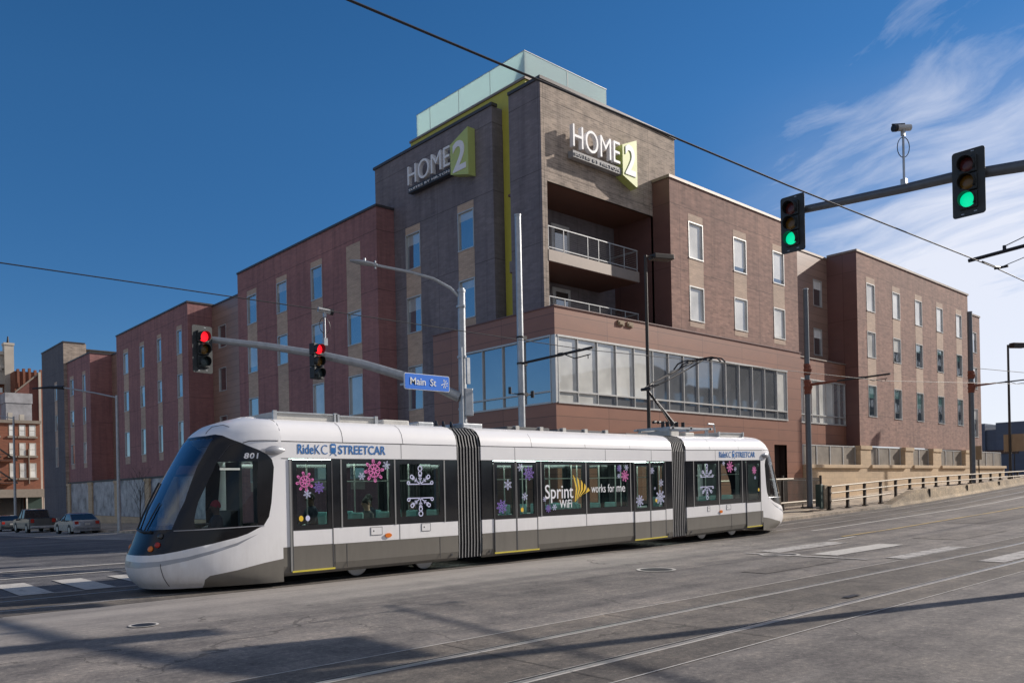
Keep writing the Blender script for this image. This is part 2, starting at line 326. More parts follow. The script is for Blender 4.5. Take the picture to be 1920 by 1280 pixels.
# ================================================================== SKY, SUN, CAMERA
SUN=Vector((3.2,-1,1.635)).normalized()
sc=bpy.context.scene
w=bpy.data.worlds.new('World'); sc.world=w; w.use_nodes=True; nt=w.node_tree; nt.nodes.clear()
wo=nt.nodes.new('ShaderNodeOutputWorld'); bg=nt.nodes.new('ShaderNodeBackground'); nt.links.new(bg.outputs[0],wo.inputs[0])
sky=nt.nodes.new('ShaderNodeTexSky'); sky.sky_type='NISHITA'; sky.sun_disc=False
sky.sun_elevation=math.asin(SUN.z); sky.sun_rotation=math.atan2(SUN.x,SUN.y); sky.air_density=1.0; sky.dust_density=.25; sky.ozone_density=3.0; sky.altitude=1800
tc=nt.nodes.new('ShaderNodeTexCoord'); dirv=tc.outputs['Generated']
sp=nt.nodes.new('ShaderNodeSeparateXYZ'); nt.links.new(dirv,sp.inputs[0])
den=math_(nt,'MAXIMUM',math_(nt,'ADD',sp.outputs[2],.12),.05)
cx_=math_(nt,'DIVIDE',sp.outputs[0],den); cy_=math_(nt,'DIVIDE',sp.outputs[1],den)
cb=nt.nodes.new('ShaderNodeCombineXYZ'); nt.links.new(cx_,cb.inputs[0]); nt.links.new(cy_,cb.inputs[1])
# cirrus: streaks combed along one wind direction, warped, thickening towards the sun's quarter (+X)
wn=nt.nodes.new('ShaderNodeTexNoise'); wn.inputs['Scale'].default_value=1.1; wn.inputs['Detail'].default_value=3; nt.links.new(cb.outputs[0],wn.inputs['Vector'])
wv=vmath(nt,'ADD',cb.outputs[0],vmath(nt,'MULTIPLY',vmath(nt,'SUBTRACT',wn.outputs['Color'],(.5,.5,.5)),(.55,.55,0)))
mp=nt.nodes.new('ShaderNodeMapping'); mp.vector_type='TEXTURE'; mp.inputs['Rotation'].default_value=(0,0,R(CLOUD_ROT)); mp.inputs['Scale'].default_value=(1.0,.36,1); nt.links.new(wv,mp.inputs[0])
n1=noise(nt,mp.outputs[0],1.7,10,.60); n2=noise(nt,cb.outputs[0],.8,3,.5)
az=math_(nt,'DIVIDE',sp.outputs[0],math_(nt,'SQRT',math_(nt,'ADD',math_(nt,'MULTIPLY',sp.outputs[0],sp.outputs[0]),math_(nt,'MULTIPLY',sp.outputs[1],sp.outputs[1]))))
mr=nt.nodes.new('ShaderNodeMapRange'); mr.interpolation_type='SMOOTHSTEP'; mr.inputs[1].default_value=.78; mr.inputs[2].default_value=.965; nt.links.new(az,mr.inputs[0])
lowz=nt.nodes.new('ShaderNodeMapRange'); lowz.interpolation_type='SMOOTHSTEP'; lowz.inputs[1].default_value=.50; lowz.inputs[2].default_value=.16; nt.links.new(sp.outputs[2],lowz.inputs[0])
cov=math_(nt,'MULTIPLY',mr.outputs[0],math_(nt,'ADD',math_(nt,'MULTIPLY',lowz.outputs[0],.55),.45))
th=math_(nt,'SUBTRACT',math_(nt,'ADD',math_(nt,'ADD',math_(nt,'MULTIPLY',n1,1.5),math_(nt,'MULTIPLY',n2,.5)),math_(nt,'MULTIPLY',cov,CLOUDC)),CLOUDT)
cm=nt.nodes.new('ShaderNodeMapRange'); cm.inputs[1].default_value=0; cm.inputs[2].default_value=.60; nt.links.new(th,cm.inputs[0])
# soft veil of thin cloud low towards the sun's quarter
vb=nt.nodes.new('ShaderNodeMapRange'); vb.interpolation_type='SMOOTHSTEP'; vb.inputs[1].default_value=.80; vb.inputs[2].default_value=.98; nt.links.new(az,vb.inputs[0])
lz2=nt.nodes.new('ShaderNodeMapRange'); lz2.interpolation_type='SMOOTHSTEP'; lz2.inputs[1].default_value=.46; lz2.inputs[2].default_value=.12; nt.links.new(sp.outputs[2],lz2.inputs[0])
n6=noise(nt,mp.outputs[0],.9,7,.62)
veil=math_(nt,'MULTIPLY',math_(nt,'MULTIPLY',vb.outputs[0],lz2.outputs[0]),math_(nt,'ADD',math_(nt,'MULTIPLY',n6,2.6),-.45))
veil=math_(nt,'MINIMUM',math_(nt,'MAXIMUM',veil,0),1)
both=math_(nt,'MINIMUM',math_(nt,'ADD',math_(nt,'MULTIPLY',cm.outputs[0],.8),math_(nt,'MULTIPLY',veil,.8)),1)
cf=math_(nt,'MULTIPLY',math_(nt,'MULTIPLY',both,math_(nt,'GREATER_THAN',sp.outputs[2],-.02)),.78)
# Nishita, slightly deepened towards the zenith as the polarised photograph shows it
hs=nt.nodes.new('ShaderNodeHueSaturation'); hs.inputs['Saturation'].default_value=SKYSAT; hs.inputs['Value'].default_value=SKYV; 
el=nt.nodes.new('ShaderNodeMapRange'); el.inputs[1].default_value=0; el.inputs[2].default_value=.42; nt.links.new(sp.outputs[2],el.inputs[0])
deep=ramp(nt,el.outputs[0],[(0,(.58,.60,.68)),(1,(1,1,1))]); nt.links.new(mixc(nt,1,sky.outputs[0],deep,'MULTIPLY'),hs.inputs['Color'])
mx=mixc(nt,cf,hs.outputs[0],(CLOUDV,CLOUDV*1.0,CLOUDV*1.06))
# unseen grey-white cloud added behind the viewer as neutral fill for the shade
bq=nt.nodes.new('ShaderNodeMapRange'); bq.interpolation_type='SMOOTHSTEP'; bq.inputs[1].default_value=.25; bq.inputs[2].default_value=-.35; nt.links.new(math_(nt,'ADD',sp.outputs[1],math_(nt,'MULTIPLY',sp.outputs[0],.45)),bq.inputs[0])
n7=noise(nt,cb.outputs[0],.9,6,.6)
bc=math_(nt,'MULTIPLY',math_(nt,'MULTIPLY',bq.outputs[0],math_(nt,'GREATER_THAN',sp.outputs[2],-.02)),math_(nt,'MINIMUM',math_(nt,'MAXIMUM',math_(nt,'MULTIPLY',math_(nt,'SUBTRACT',n7,.32),3.2),0),.85))
mx=mixc(nt,bc,mx,(CLOUDV*.52,CLOUDV*.50,CLOUDV*.49))
nt.links.new(mx,bg.inputs[0]); bg.inputs[1].default_value=SKYS
sl=bpy.data.lights.new('sun','SUN'); sl.energy=SUNE; sl.angle=R(.53); sl.color=(1,.91,.81); so=bpy.data.objects.new('sun',sl); C.objects.link(so)
so.rotation_euler=SUN.to_track_quat('Z','Y').to_euler(); so.location=(30,-40,60)
cd=bpy.data.cameras.new('camera'); cam=bpy.data.objects.new('camera',cd); C.objects.link(cam); sc.camera=cam
cd.sensor_width=36; cd.lens=36*1516/1920; cd.clip_end=2000; cd.clip_start=.1; cd.shift_y=(914-640)/1920
aA=math.atan(1665/1516.); Fv=Vector((math.cos(aA),math.sin(aA),0)); Rv=Vector((math.sin(aA),-math.cos(aA),0)); rl=R(1.2)
# horizon rises to the right: the camera is rolled clockwise by 1.2 degrees
Xc=Rv*math.cos(rl)-Vector((0,0,1))*math.sin(rl); Yc=Rv*math.sin(rl)+Vector((0,0,1))*math.cos(rl); Zc=-Fv
cam.matrix_world=Matrix(((Xc.x,Yc.x,Zc.x,0),(Xc.y,Yc.y,Zc.y,0),(Xc.z,Yc.z,Zc.z,1.9),(0,0,0,1)))
sc.view_settings.view_transform='Standard'; sc.view_settings.look='None'; sc.view_settings.exposure=EXPO; sc.view_settings.gamma=1
# ================================================================== GROUND
def sheet(name,x0,x1,y0,y1,dz,mat,step=1.0,kerb=0,kind='structure',zf=None,parent=None):
    zf=zf or g
    def ax(a,b):
        s=[a]+[k*step for k in range(math.ceil(a/step+1e-6),math.floor(b/step-1e-6)+1)]+[b]; return s
    xs,ys=ax(x0,x1),ax(y0,y1)
    m=MB(); m.grid([[(x,y,zf(x,y)+dz) for x in xs] for y in ys])
    if kerb:
        for (a,b) in (((x0,y0),(x1,y0)),((x0,y0),(x0,y1)),((x1,y0),(x1,y1)),((x0,y1),(x1,y1))):
            if a[1]==b[1]: line=[(x,a[1]) for x in xs]
            else: line=[(a[0],y) for y in ys]
            m.grid([[(x,y,zf(x,y)+dz) for x,y in line],[(x,y,zf(x,y)-.1) for x,y in line]])
    o=m.build(name,mat,parent)
    if kind: o['kind']=kind
    return o
gxs=[-600,-300,-150,-80]+list(range(-60,131,5))+[150,200,300,600]; gys=[-600,-300,-150,-80]+list(range(-40,161,5))+[200,300,600]
gm=MB(); gm.grid([[(x,y,g(x,y)-.06) for x in gxs] for y in gys]); gm.build('ground',M_earth)['kind']='structure'
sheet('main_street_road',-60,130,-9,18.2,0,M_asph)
sheet('side_street_road',-9,14.5,18.2,30,0,M_asph2)
sheet('side_street_road',-9,12.0,30,145,0,M_asph2)
sheet('parking_lane_road',12.0,16.8,30,145,.004,M_lane,step=1.0)
def walk(x,y): return g(x,y)+.04*max(0,min(2.5,y-18.2)) if x>15 and y<24.2 else g(x,y)
sheet('sidewalk',14.5,130,18.2,23.97,.12,M_walk,kerb=1,zf=walk)
sheet('sidewalk',14.5,24.6,23.97,30,.15,M_walk,kerb=1)
sheet('sidewalk',16.8,26.2,30,112,.15,M_walk,kerb=1)
sheet('sidewalk',20,60,112,137,.12,M_walk,step=2,kerb=1)
sheet('sidewalk',-60,60,-14,-9,.15,M_walk,kerb=1)
# track slabs and rails, let into the road
for (a,b,na) in ((5.15,7.95,0),(15.1,18.0,1)):
    sheet('track_slab_road',-60,130,a,b,.004,M_conc)
for y in (5.8,7.25,15.85,17.28):
    sheet('rail_line_road',-60,130,y-.075,y+.09,.008,M_railpale)
    t=sheet('streetcar_rail',-60,130,y-.035,y+.02,.012,M_rail,kind=None)
    tag(t,{5.8:'steel streetcar rail nearest the camera, lower of the foreground pair',7.25:'steel streetcar rail in the foreground, upper of the near pair',15.85:'steel rail beside the white streetcar, on its street side',17.28:'steel rail under the far side of the white streetcar'}[y],'rail','streetcar rails set flush in the street')
    s=sheet('rail_groove_road',-60,130,y+.022,y+.066,.0125,M_tyre)
for y in (5.13,7.95): sheet('slab_joint_road',-60,60,y-.012,y+.012,.009,M_railpale)
k=0
for x in range(-12,60,3):
    if x>-3: sheet('slab_joint_road',x,x+.012,5.17,7.93,.0085,M_tyre); 
M_line=worn('fresh_road_paint',(.58,.56,.52),.33,(.2,.19,.18))
def mark(x0,x1,y0,y1,mat=None): return sheet('road_marking',x0,x1,y0,y1,.014,mat or M_white)
for y0,y1,mt in ((11.25,11.95,M_worn),(9.65,10.35,M_white),(7.98,8.45,M_worn)): mark(19.9,24.0,y0,y1,mt)
mark(20.2,24.2,5.95,6.5,M_worn); mark(19.2,19.4,8.6,11.9,M_worn); mark(20.2,24.2,4.35,4.95,M_worn); mark(20.2,24.2,2.7,3.3,M_white)
mark(26.2,120,12.45,12.6,M_yellow); mark(24.6,26.4,12.1,12.25,M_white)
mark(28.2,120,14.55,14.67,M_line)
for i in range(9):
    x=2.3+1.16*i; mark(x,x+.6,18.0,20.7)
mark(-3,12.5,21.9,22.08); mark(-3,12.2,24.1,24.32)
mark(6.2,8.6,31.0,31.18,M_worn); mark(8.2,11.5,29.0,29.2,M_worn)
for (a,b,c,d) in ((15.2,18.6,8.9,9.5),(26.5,31,9.0,10.4),(34,41,10.5,12),(-1,1.6,8.6,9.9)):
    sheet('road_patch',a,b,c,d,.0095,M_patch)
def manhole(x,y,r,label):
    t=thing('manhole_cover',(x,y,g(x,y)+.006),label,'manhole cover')
    m=MB(); m.warp=None; m.tube([(x,y,g(x,y)+.004),(x,y,g(x,y)+.012)],r,28); m.build('cover',M_blackm,t)
    m=MB(); z=g(x,y)+.013; n=28
    m.grid([[(x+rr*math.cos(2*PI*k/n),y+rr*math.sin(2*PI*k/n),z) for k in range(n)] for rr in (r,r*1.22)],close=True); m.build('rim',M_railpale,t)
manhole(14.5,11.2,.36,'round manhole cover with pale worn ring, in front of the middle car')
manhole(19.4,10.95,.42,'round manhole cover in the crosswalk to the right of the streetcar')
manhole(3.95,12.4,.17,'small dark valve cover in the asphalt at lower left')
t=sheet('track_drain',12.75,13.2,6.0,6.13,.02,M_black,kind=None); tag(t,'small black drain slot between the foreground rails','drain')
# ================================================================== HOTEL
def wmap(axis,c):
    return (lambda u,d,z:(u,c+d,z)) if axis=='Y' else (lambda u,d,z:(c+d,u,z))
def wall_holes(m,axis,c,u0,u1,z0,z1,holes,depth=.12):
    f=wmap(axis,c)
    us=sorted({u0,u1,*[h[0] for h in holes],*[h[1] for h in holes]}); zs=sorted({z0,z1,*[h[2] for h in holes],*[h[3] for h in holes]})
    us=[u for u in us if u0<=u<=u1]; zs=[z for z in zs if z0<=z<=z1]
    for a,b in zip(us,us[1:]):
        for p,q in zip(zs,zs[1:]):
            cu,cz=(a+b)/2,(p+q)/2
            if any(h[0]<cu<h[1] and h[2]<cz<h[3] for h in holes): continue
            m.add([f(a,0,p),f(b,0,p),f(b,0,q),f(a,0,q)],[(0,1,2,3)])
    for (a,b,p,q) in holes:
        for (A,B) in (((a,p),(b,p)),((b,p),(b,q)),((b,q),(a,q)),((a,q),(a,p))):
            m.add([f(A[0],0,A[1]),f(B[0],0,B[1]),f(B[0],depth,B[1]),f(A[0],depth,A[1])],[(0,1,2,3)])
rw=random.Random(5)
def window(root,axis,c,u0,u1,z0,z1,pane,blind,bf=None,fr=None,t=.055,lo=.10,name='window'):
    f=wmap(axis,c); m=MB()
    def bar(a,b,p,q,d0=.0,d1=.11): 
        P=[f(a,d0,p),f(b,d1,q)]; m.box(P[0][0],P[1][0],P[0][1],P[1][1],P[0][2],P[1][2])
    d0=-.02
    bar(u0,u0+t,z0+t,z1-t,d0); bar(u1-t,u1,z0+t,z1-t,d0); bar(u0,u1,z0,z0+t,d0-.02); bar(u0,u1,z1-t,z1,d0)
    fo=m.build(name,fr or M_alu,root)
    bf=rw.choice([.25,.3,.45,.35,1.0]) if bf is None else bf
    e0,e1,e2=[rw.uniform(-.012,.012) for _ in range(3)]
    zb=z1-t-(z1-z0-2*t)*bf
    if bf<.999:
        m=MB(); m.add([f(u0+t,.075+e0,z0+t),f(u1-t,.075+e1,z0+t),f(u1-t,.075+e2,zb),f(u0+t,.075+e0-e1+e2,zb)],[(0,1,2,3)]); m.build('pane',pane,fo)
    if bf>0:
        m=MB(); m.add([f(u0+t,.075+e0-e1+e2,zb),f(u1-t,.075+e2,zb),f(u1-t,.075+e2,z1-t),f(u0+t,.075+e0-e1+e2,z1-t)],[(0,1,2,3)]); m.build('blind',blind,fo)
    return fo
def slab(root,name,mat,axis,c,u0,u1,z0,z1,d0=-.006,d1=.05):
    f=wmap(axis,c); a,b=f(u0,d0,z0),f(u1,d1,z1); m=MB(); m.box(a[0],b[0],a[1],b[1],a[2],b[2]); return m.build(name,mat,root)
H=thing('hotel_building',(24.45,24,0),'large brown brick hotel with a glass-topped corner tower','hotel')
def block(name,mat,faces,roof=None,cop=True,copm=None):
    """faces: list of (axis,c,u0,u1,z0,z1,holes)"""
    m=MB()
    for fc in faces: wall_holes(m,*fc)
    return m.build(name,mat,H,fixn=False)
def coping(pts,z,mat=None,wd=.34,h=.14,out=.05):
    """flat cap strips along wall tops; pts=(x0,x1,y0,y1) rectangles"""
    m=MB()
    for (a,b,c,d) in pts: m.box(a,b,c,d,z,z+h)
    return m.build('coping',mat or M_cop,H)
def roof(x0,x1,y0,y1,z,par=.5):
    m=MB(); m.box(x0,x1,y0,y1,z-par-.1,z-par); return m.build('roof',M_roofd,H)
# --- corner box (brown metal panels) with the ribbon windows
SZ0,SZ1=5.45,8.36
st_f=[24.62,25.83,27.11,28.38,29.68,31.08,32.32,33.55,34.78,36.01,37.29,38.58,39.91,41.19,42.52,43.62]
block('panel_wall',M_pan,[('Y',23.97,24.45,45.3,-1,9.55,[(24.47,43.68,SZ0,SZ1),(42.1,43.5,-.2,4.05)]),('X',24.45,23.97,32.5,-1,9.55,[(23.99,30.2,SZ0,SZ1)]),
   ('X',45.3,23.97,24.9,-1,9.55,[]),('Y',32.5,24.45,24.95,-1,9.55,[])])
m=MB(); m.box(24.46,45.29,24.3,32.5,9.1,9.2); m.build('roof',M_roofd,H)
coping([(24.40,45.34,23.92,24.2),(24.40,24.7,24.2,32.55)],9.55,M_pans,h=.05)
slab(H,'door',M_door,'Y',23.97,42.1,43.5,-.2,4.05,.5,.56)
m=MB(); m.box(42.05,42.1,23.99,24.5,-.2,4.05); m.box(43.5,43.55,23.99,24.5,-.2,4.05); m.box(42.05,43.55,23.99,24.5,4.05,4.1); m.build('door_recess',M_door,H)
def ribbon(axis,c,us,z0,z1,zt,pans,skip=()):
    f=wmap(axis,c); fr=MB(); T=.05
    def bar(a,b,p,q,d0=-.03,d1=.12):
        P=f(a,d0,p); Q=f(b,d1,q); fr.box(P[0],Q[0],P[1],Q[1],P[2],Q[2])
    a,b=min(us),max(us)
    bar(a-T,b+T,z0,z0+.08,-.05); bar(a-T,b+T,z1-.08,z1,-.05); bar(a,b,zt-.035,zt+.035,-.028)
    for u in us: bar(u-.02,u+.02,z0+.08,z1-.08,-.031)
    fo=fr.build('ribbon_window',M_alu,H)
    for i,(p,q) in enumerate(zip(us,us[1:])):
        lo,hi=min(p,q)+.035,max(p,q)-.035
        for (za,zb) in ((z0+.08,zt-.035),(zt+.035,z1-.08)):
            m=MB(); m.add([f(lo,.05,za),f(hi,.05,za),f(hi,.05,zb),f(lo,.05,zb)],[(0,1,2,3)]); m.build('pane',pans(i,za>zt),fo)
    return fo
ribbon('Y',23.97,st_f,SZ0,SZ1,5.98,lambda i,u: (M_stripp if i<5 or i==14 else M_strip) if u or i in (0,1) else M_strip)
lf=[24.25,25.9,27.3,28.7,30.15]
ribbon('X',24.45,lf,SZ0,SZ1,5.98,lambda i,u:M_paneL)
m=MB(); m.box(24.44,24.62,23.95,24.22,SZ0+.01,SZ1-.01); m.build('corner_post',M_alu,H)
m=MB(); m.box(24.8,30.2,30.18,30.2,SZ0,SZ1); m.build('window_jamb',M_alud,H)
for x in (28.55,29.2):
    m=MB(); m.box(x,x+.42,23.90,24.0,9.22,9.45); m.box(x+.08,x+.34,23.87,23.9,9.27,9.38); m.build('flood_light',M_signb,H)
# --- right wing above the box
RZ=[(13.30,15.17),(10.15,11.92)]
cw=[(34.24,35.5),(38.32,39.6),(42.38,43.64)]
hol=[(a,b,p,q) for a,b in cw for p,q in RZ]
block('brick_wall',M_bred,[('Y',24.0,32.74,45.2,9.6,17.0,hol),('X',45.2,24.0,26.05,9.6,17.0,[])])
block('return_wall',M_pans,[('X',32.74,24.0,27.6,9.2,17.0,[])])
block('return_wall',M_pans,[('X',32.74,27.6,36,15.4,17.0,[])])
for a,b in cw:
    for p,q in RZ: window(H,'Y',24.0,a,b,p,q,M_pane,M_paneb,bf=rw.choice([.85,1,1]))  # mostly full height, where the white stands in for mirrored cloud
    slab(H,'spandrel',M_span,'Y',24.0,a,b,11.92,13.30); slab(H,'spandrel',M_span,'Y',24.0,a,b,15.17,15.55); slab(H,'spandrel',M_span,'Y',24.0,a,b,9.85,10.15)
coping([(32.66,45.26,23.94,24.25),(32.66,33.0,24.25,26.0)],17.0,M_copl)
roof(32.8,45.1,24.1,40,17.0)
# --- recessed link and low box
hol=[(51.1,52.3,13.55,15.33),(51.05,52.2,10.28,12.08)]
block('link_wall',M_panw,[('Y',26.05,45.2,53.06,9.6,16.9,hol)])
for h in hol: window(H,'Y',26.05,*h,M_pane,M_paneb,bf=.33)
coping([(45.1,53.2,26.0,26.3)],16.9,M_copl); roof(45.1,53.2,26.1,40,16.9)
block('panel_wall',M_pan,[('Y',24.91,45.3,53.06,-1,9.62,[(46.0,52.95,5.55,8.35)])])
ribbon('Y',24.91,[46.0,47.45,48.4,49.35,50.3,51.3,52.15,52.95],5.55,8.35,6.1,lambda i,u: M_stripp if i<5 else M_strip)
coping([(45.3,53.1,24.84,25.15)],9.62,M_copl,h=.07); m=MB(); m.box(45.3,53.06,25.1,26.05,9.3,9.4); m.build('roof',M_roofd,H)
# --- east wing
cb_=[(54.45,55.75),(58.6,59.88),(62.55,63.85),(66.65,67.95),(70.75,72.0)]
RB=[(13.30,15.2),(10.17,11.95),(6.17,8.33)]
hol=[(a,b,p,q) for a,b in cb_ for p,q in RB]
block('brick_wall',M_bred,[('Y',24.0,53.06,73.5,4.2,17.05,hol),('X',73.5,24.0,26.0,-1,17.05,[])])
block('return_wall',M_pans,[('X',53.06,24.0,26.05,4.2,17.05,[])])
for i,(a,b) in enumerate(cb_):
    for j,(p,q) in enumerate(RB):
        window(H,'Y',24.0,a,b,p,q,M_pane,M_paneb if j==0 or (j==1 and i<2) else M_panec,bf=[1,[1,.55,.35,.2,.3][i],[.4,.3,.55,.35,.2][i]][j])
    slab(H,'spandrel',M_span,'Y',24.0,a,b,11.95,13.30); slab(H,'spandrel',M_span,'Y',24.0,a,b,8.33,10.17); slab(H,'spandrel',M_span,'Y',24.0,a,b,15.2,15.6)
coping([(52.98,73.58,23.93,24.25),(52.98,53.3,24.25,26.0)],17.05,M_copl); roof(53.1,73.4,24.1,40,17.05)
hol=[(80.3,81.7,13.3,15.2),(80.3,81.7,10.0,12.0),(80.3,81.7,5.6,8.2)]
block('brick_wall',M_bred,[('Y',26.0,73.5,82.6,-1,16.7,hol)])
for h in hol: window(H,'Y',26.0,*h,M_pane,M_paneb,bf=.35)
coping([(73.5,82.7,25.94,26.25)],16.7,M_copl); roof(73.5,82.6,26.1,40,16.7)
# stone base, pilasters, sills and screens
m=MB(); m.box(45.45,81.1,23.75,24.2,-1,2.72); m.build('stone_base',M_stone,H)
pil=[(52.5,54.05),(59.6,61.0),(64.7,66.3),(71.5,73.35)]
for a,b in pil:
    m=MB(); m.box(a,b,23.72,24.18,2.72,3.95); m.build('pilaster',M_stone,H)
    m=MB(); m.box(a-.06,b+.06,23.66,24.1,3.95,4.19); m.build('pilaster_cap',M_kerb if 0 else M_stone,H)
for a,b in [(45.45,52.6),(53.95,59.7),(60.9,64.8),(66.2,71.6),(73.3,81.2)]:
    m=MB(); m.box(a,b,23.60,24.15,2.70,2.92); m.build('sill',M_stone,H,bevel=.02)
for a,b in [(45.45,52.4),(54.15,59.5),(61.1,64.6),(66.4,71.4),(73.5,81.1)]:
    n=max(2,round((b-a)/1.8)); m=MB()
    for i in range(n+1): x=a+(b-a)*i/n; m.box(x-.05,x+.05,24.02,24.1,2.92,4.12)
    m.box(a,b,24.03,24.09,4.08,4.15); fo=m.build('screen_frame',M_alu,H)
    m=MB(); m.box(a+.05,b-.05,24.055,24.065,2.94,4.08); m.build('screen_panel',M_screen,fo)
m=MB(); m.box(53.06,73.4,24.9,25.0,-1,4.2); m.build('garage_back_wall',M_pans,H)
m=MB(); m.box(45.35,81,24.2,28,2.2,2.3) ; m.build('terrace',M_roofd,H)
# --- tower
TT=19.72
tz=[(13.47,15.38),(10.13,12.05),(6.1,8.42)]
tc_=[(29.72,30.95),(34.08,35.38)]
hol=[(28.27+.0,28.27+.0,0,0)]
hol=[(a,b,p,q) for a,b in tc_ for p,q in tz if not (a<32 and q<9)]
block('tower_wall',M_bgrey_shade,[('X',24.95,28.27,38.2,9.6,TT,[h for h in hol if h[2]>9.6]),('X',24.95,32.5,36.44,-1,9.6,[h for h in hol if h[3]<9.6]),('X',24.95,25.05,27.1,9.6,TT,[]),
   ('Y',28.27,24.95,25.7,9.6,TT,[]),('Y',27.1,24.95,25.7,9.6,TT,[]),('Y',38.2,24.95,34,16.5,TT,[])])
for (a,b,p,q) in hol: window(H,'X',24.95,a,b,p,q,M_paneL,M_paneLc,bf=rw.choice([.22,.3,.38]))
for a,b in tc_:
    slab(H,'spandrel',M_span,'X',24.95,a,b,12.05,13.47); slab(H,'spandrel',M_span,'X',24.95,a,b,15.38,15.75)
    if a>32: slab(H,'spandrel',M_span,'X',24.95,a,b,8.42,10.13); slab(H,'spandrel',M_span,'X',24.95,a,b,3.0,6.1)
    else: slab(H,'spandrel',M_span,'X',24.95,a,b,9.6,10.13)
block('tower_wall',M_bgrey,[('Y',25.05,24.95,34.67,9.2,TT,[(25.27,32.74,9.2,15.35)]),('X',34.67,25.05,38.2,16.9,TT,[])])
coping([(24.88,34.74,24.98,25.35),(24.88,25.25,25.35,27.1),(24.88,25.25,28.2,38.3),(34.4,34.74,25.35,38.3)],TT,M_cop)
roof(25,34.6,28.4,38.1,TT)
# balconies
m=MB(); m.box(25.92,32.74,27.6,27.7,9.2,15.36); m.build('balcony_wall',M_bgrey_shade,H); m=MB(); m.box(25.05,25.26,25.3,27.09,9.2,15.36); m.build('balcony_wall',M_bgrey_shade,H); m=MB(); m.box(25.91,25.96,27.0,27.6,9.2,15.36); m.box(25.26,25.96,27.0,27.08,9.2,15.36); m.build('balcony_wall',M_bgrey_shade,H)
m=MB(); m.box(25.27,32.73,25.07,27.6,15.35,15.45); m.build('soffit',M_sof,H)
for zf,z1 in ((12.35,11.82),(9.25,9.0)):
    m=MB(); m.box(25.27,31.55,25.03,27.6,z1+.03,zf); so_=m.build('balcony_slab',M_copl,H)
    m=MB(); m.box(25.27,31.5,25.06,27.6,z1,z1+.03); m.build('slab_soffit',M_sof,so_)
    m=MB(); ztop=zf+1.07
    for i,x in enumerate([25.32,26.3,27.9,28.65,29.45,30.5,31.48]): m.box(x-.018,x+.018,25.09,25.13,zf,ztop)
    m.box(25.3,31.51,25.085,25.135,ztop-.045,ztop); m.box(25.3,31.51,25.09,25.13,zf+.1,zf+.14)
    m.box(31.45,31.51,25.15,27.6,ztop-.06,ztop); m.box(31.45,31.51,27.5,27.56,zf,ztop)
    ra=m.build('balcony_railing',M_railg,H)
    m=MB()
    for k in range(9): z=zf+.2+k*.09; m.tube([(25.3,25.11,z),(31.5,25.11,z)],.006,5)
    m.build('cable_infill',M_alud,ra)
    m=MB(); m.box(28.0,29.25,27.52,27.6,zf,zf+2.35); do=m.build('balcony_door',M_doorw,H)
    m=MB(); m.box(28.2,29.05,27.49,27.52,zf+.25,zf+2.15); m.build('door_pane',M_pane,do)
    m=MB(); m.tube([(27.5,27.45,zf+2.0),(27.5,27.45,zf+2.4)],.13,10); m.box(27.42,27.58,27.45,27.6,zf+2.1,zf+2.3); m.build('wall_lamp',M_alud,H,smooth=True)
# crown: lime volume with a frosted glass screen on top, lime strip in the slot
CX=25.6
m=MB(); m.box(CX,31.3,26.66,35.65,TT-1,20.55); m.box(CX,25.9,27.12,28.25,9.6,TT-1); m.build('lime_crown',M_green,H)
m=MB(); m.box(CX-.06,31.36,26.6,35.7,20.55,20.66); m.build('coping',M_copl,H)
m=MB(); m.box(CX+.02,31.28,26.68,26.73,20.66,21.85); m.box(CX+.02,CX+.07,26.73,35.1,20.66,21.85); m.box(31.23,31.28,26.73,35.1,20.66,21.85); m.box(CX+.07,31.23,35.05,35.1,20.66,21.85); gs_=m.build('glass_screen',M_frost,H)
m=MB()
for k in (3,): x=CX+.02+5.66*k/6; m.box(x-.01,x+.01,26.665,26.68,20.66,21.85)
for k in (2,4,6): y=26.7+8.4*k/7; m.box(CX+.005,CX+.02,y-.01,y+.01,20.66,21.85)
m.box(CX-.0,31.3,26.66,26.68,21.85,21.88); m.box(CX,CX+.02,26.68,35.1,21.85,21.88)
m.build('screen_joint',M_alu,gs_)
# --- side street wings
WX=23.83
def wing(y0,y1,zt,cols,rows,x=WX,mat=M_bred_shade,ret=True,zb=-2,spz=None,ret0=None,lowb=None,rmat=None):
    hol=[(a,b,p,q) for (a,b,rs) in cols for k,(p,q) in enumerate(rows) if k in rs]
    block('side_wall',mat,[('X',x,y0,y1,zb,zt,hol)])
    if ret: block('return_wall',rmat or mat,[('Y',y0,x,(ret0 or x+2.3),zb,zt,[])])
    for h in hol: window(H,'X',x,*h,M_paneL,rw.choice([M_paneLb,M_paneLc,M_paneLb]),bf=rw.choice([.15,.3,.35,.5,.8,1.0]))
    for (a,b,rs) in cols:
        zs=sorted(rows,reverse=True)
        for (p,q),(p2,q2) in zip(zs,zs[1:]): slab(H,'spandrel',M_span,'X',x,a,b,q2,p)
        for k,(p,q) in enumerate(rows):
            if k not in rs: slab(H,'spandrel',M_span,'X',x,a,b,p,q)
        slab(H,'spandrel',M_span,'X',x,a,b,zs[0][1],zs[0][1]+.35)
        if lowb is not None: slab(H,'spandrel',M_span,'X',x,a,b,lowb,zs[-1][0])
    coping([(x-.07,x+.3,y0-.07,y1)],zt,M_cop,h=.12); coping([(x+.3,x+2.2,y0-.07,y0+.3)],zt,M_cop,h=.12)
    roof(x+.1,x+9,y0+.1,y1,zt)
wing(36.44,53.93,17.0,[(38.1,39.55,(1,2,3)),(42.28,43.62,(0,1,2,3)),(46.7,48.1,(0,1,3)),(51.0,52.45,(0,1,2,3))],[(13.25,15.2),(9.98,11.85),(6.1,8.3),(2.6,4.7)],ret0=24.95,lowb=2.0)
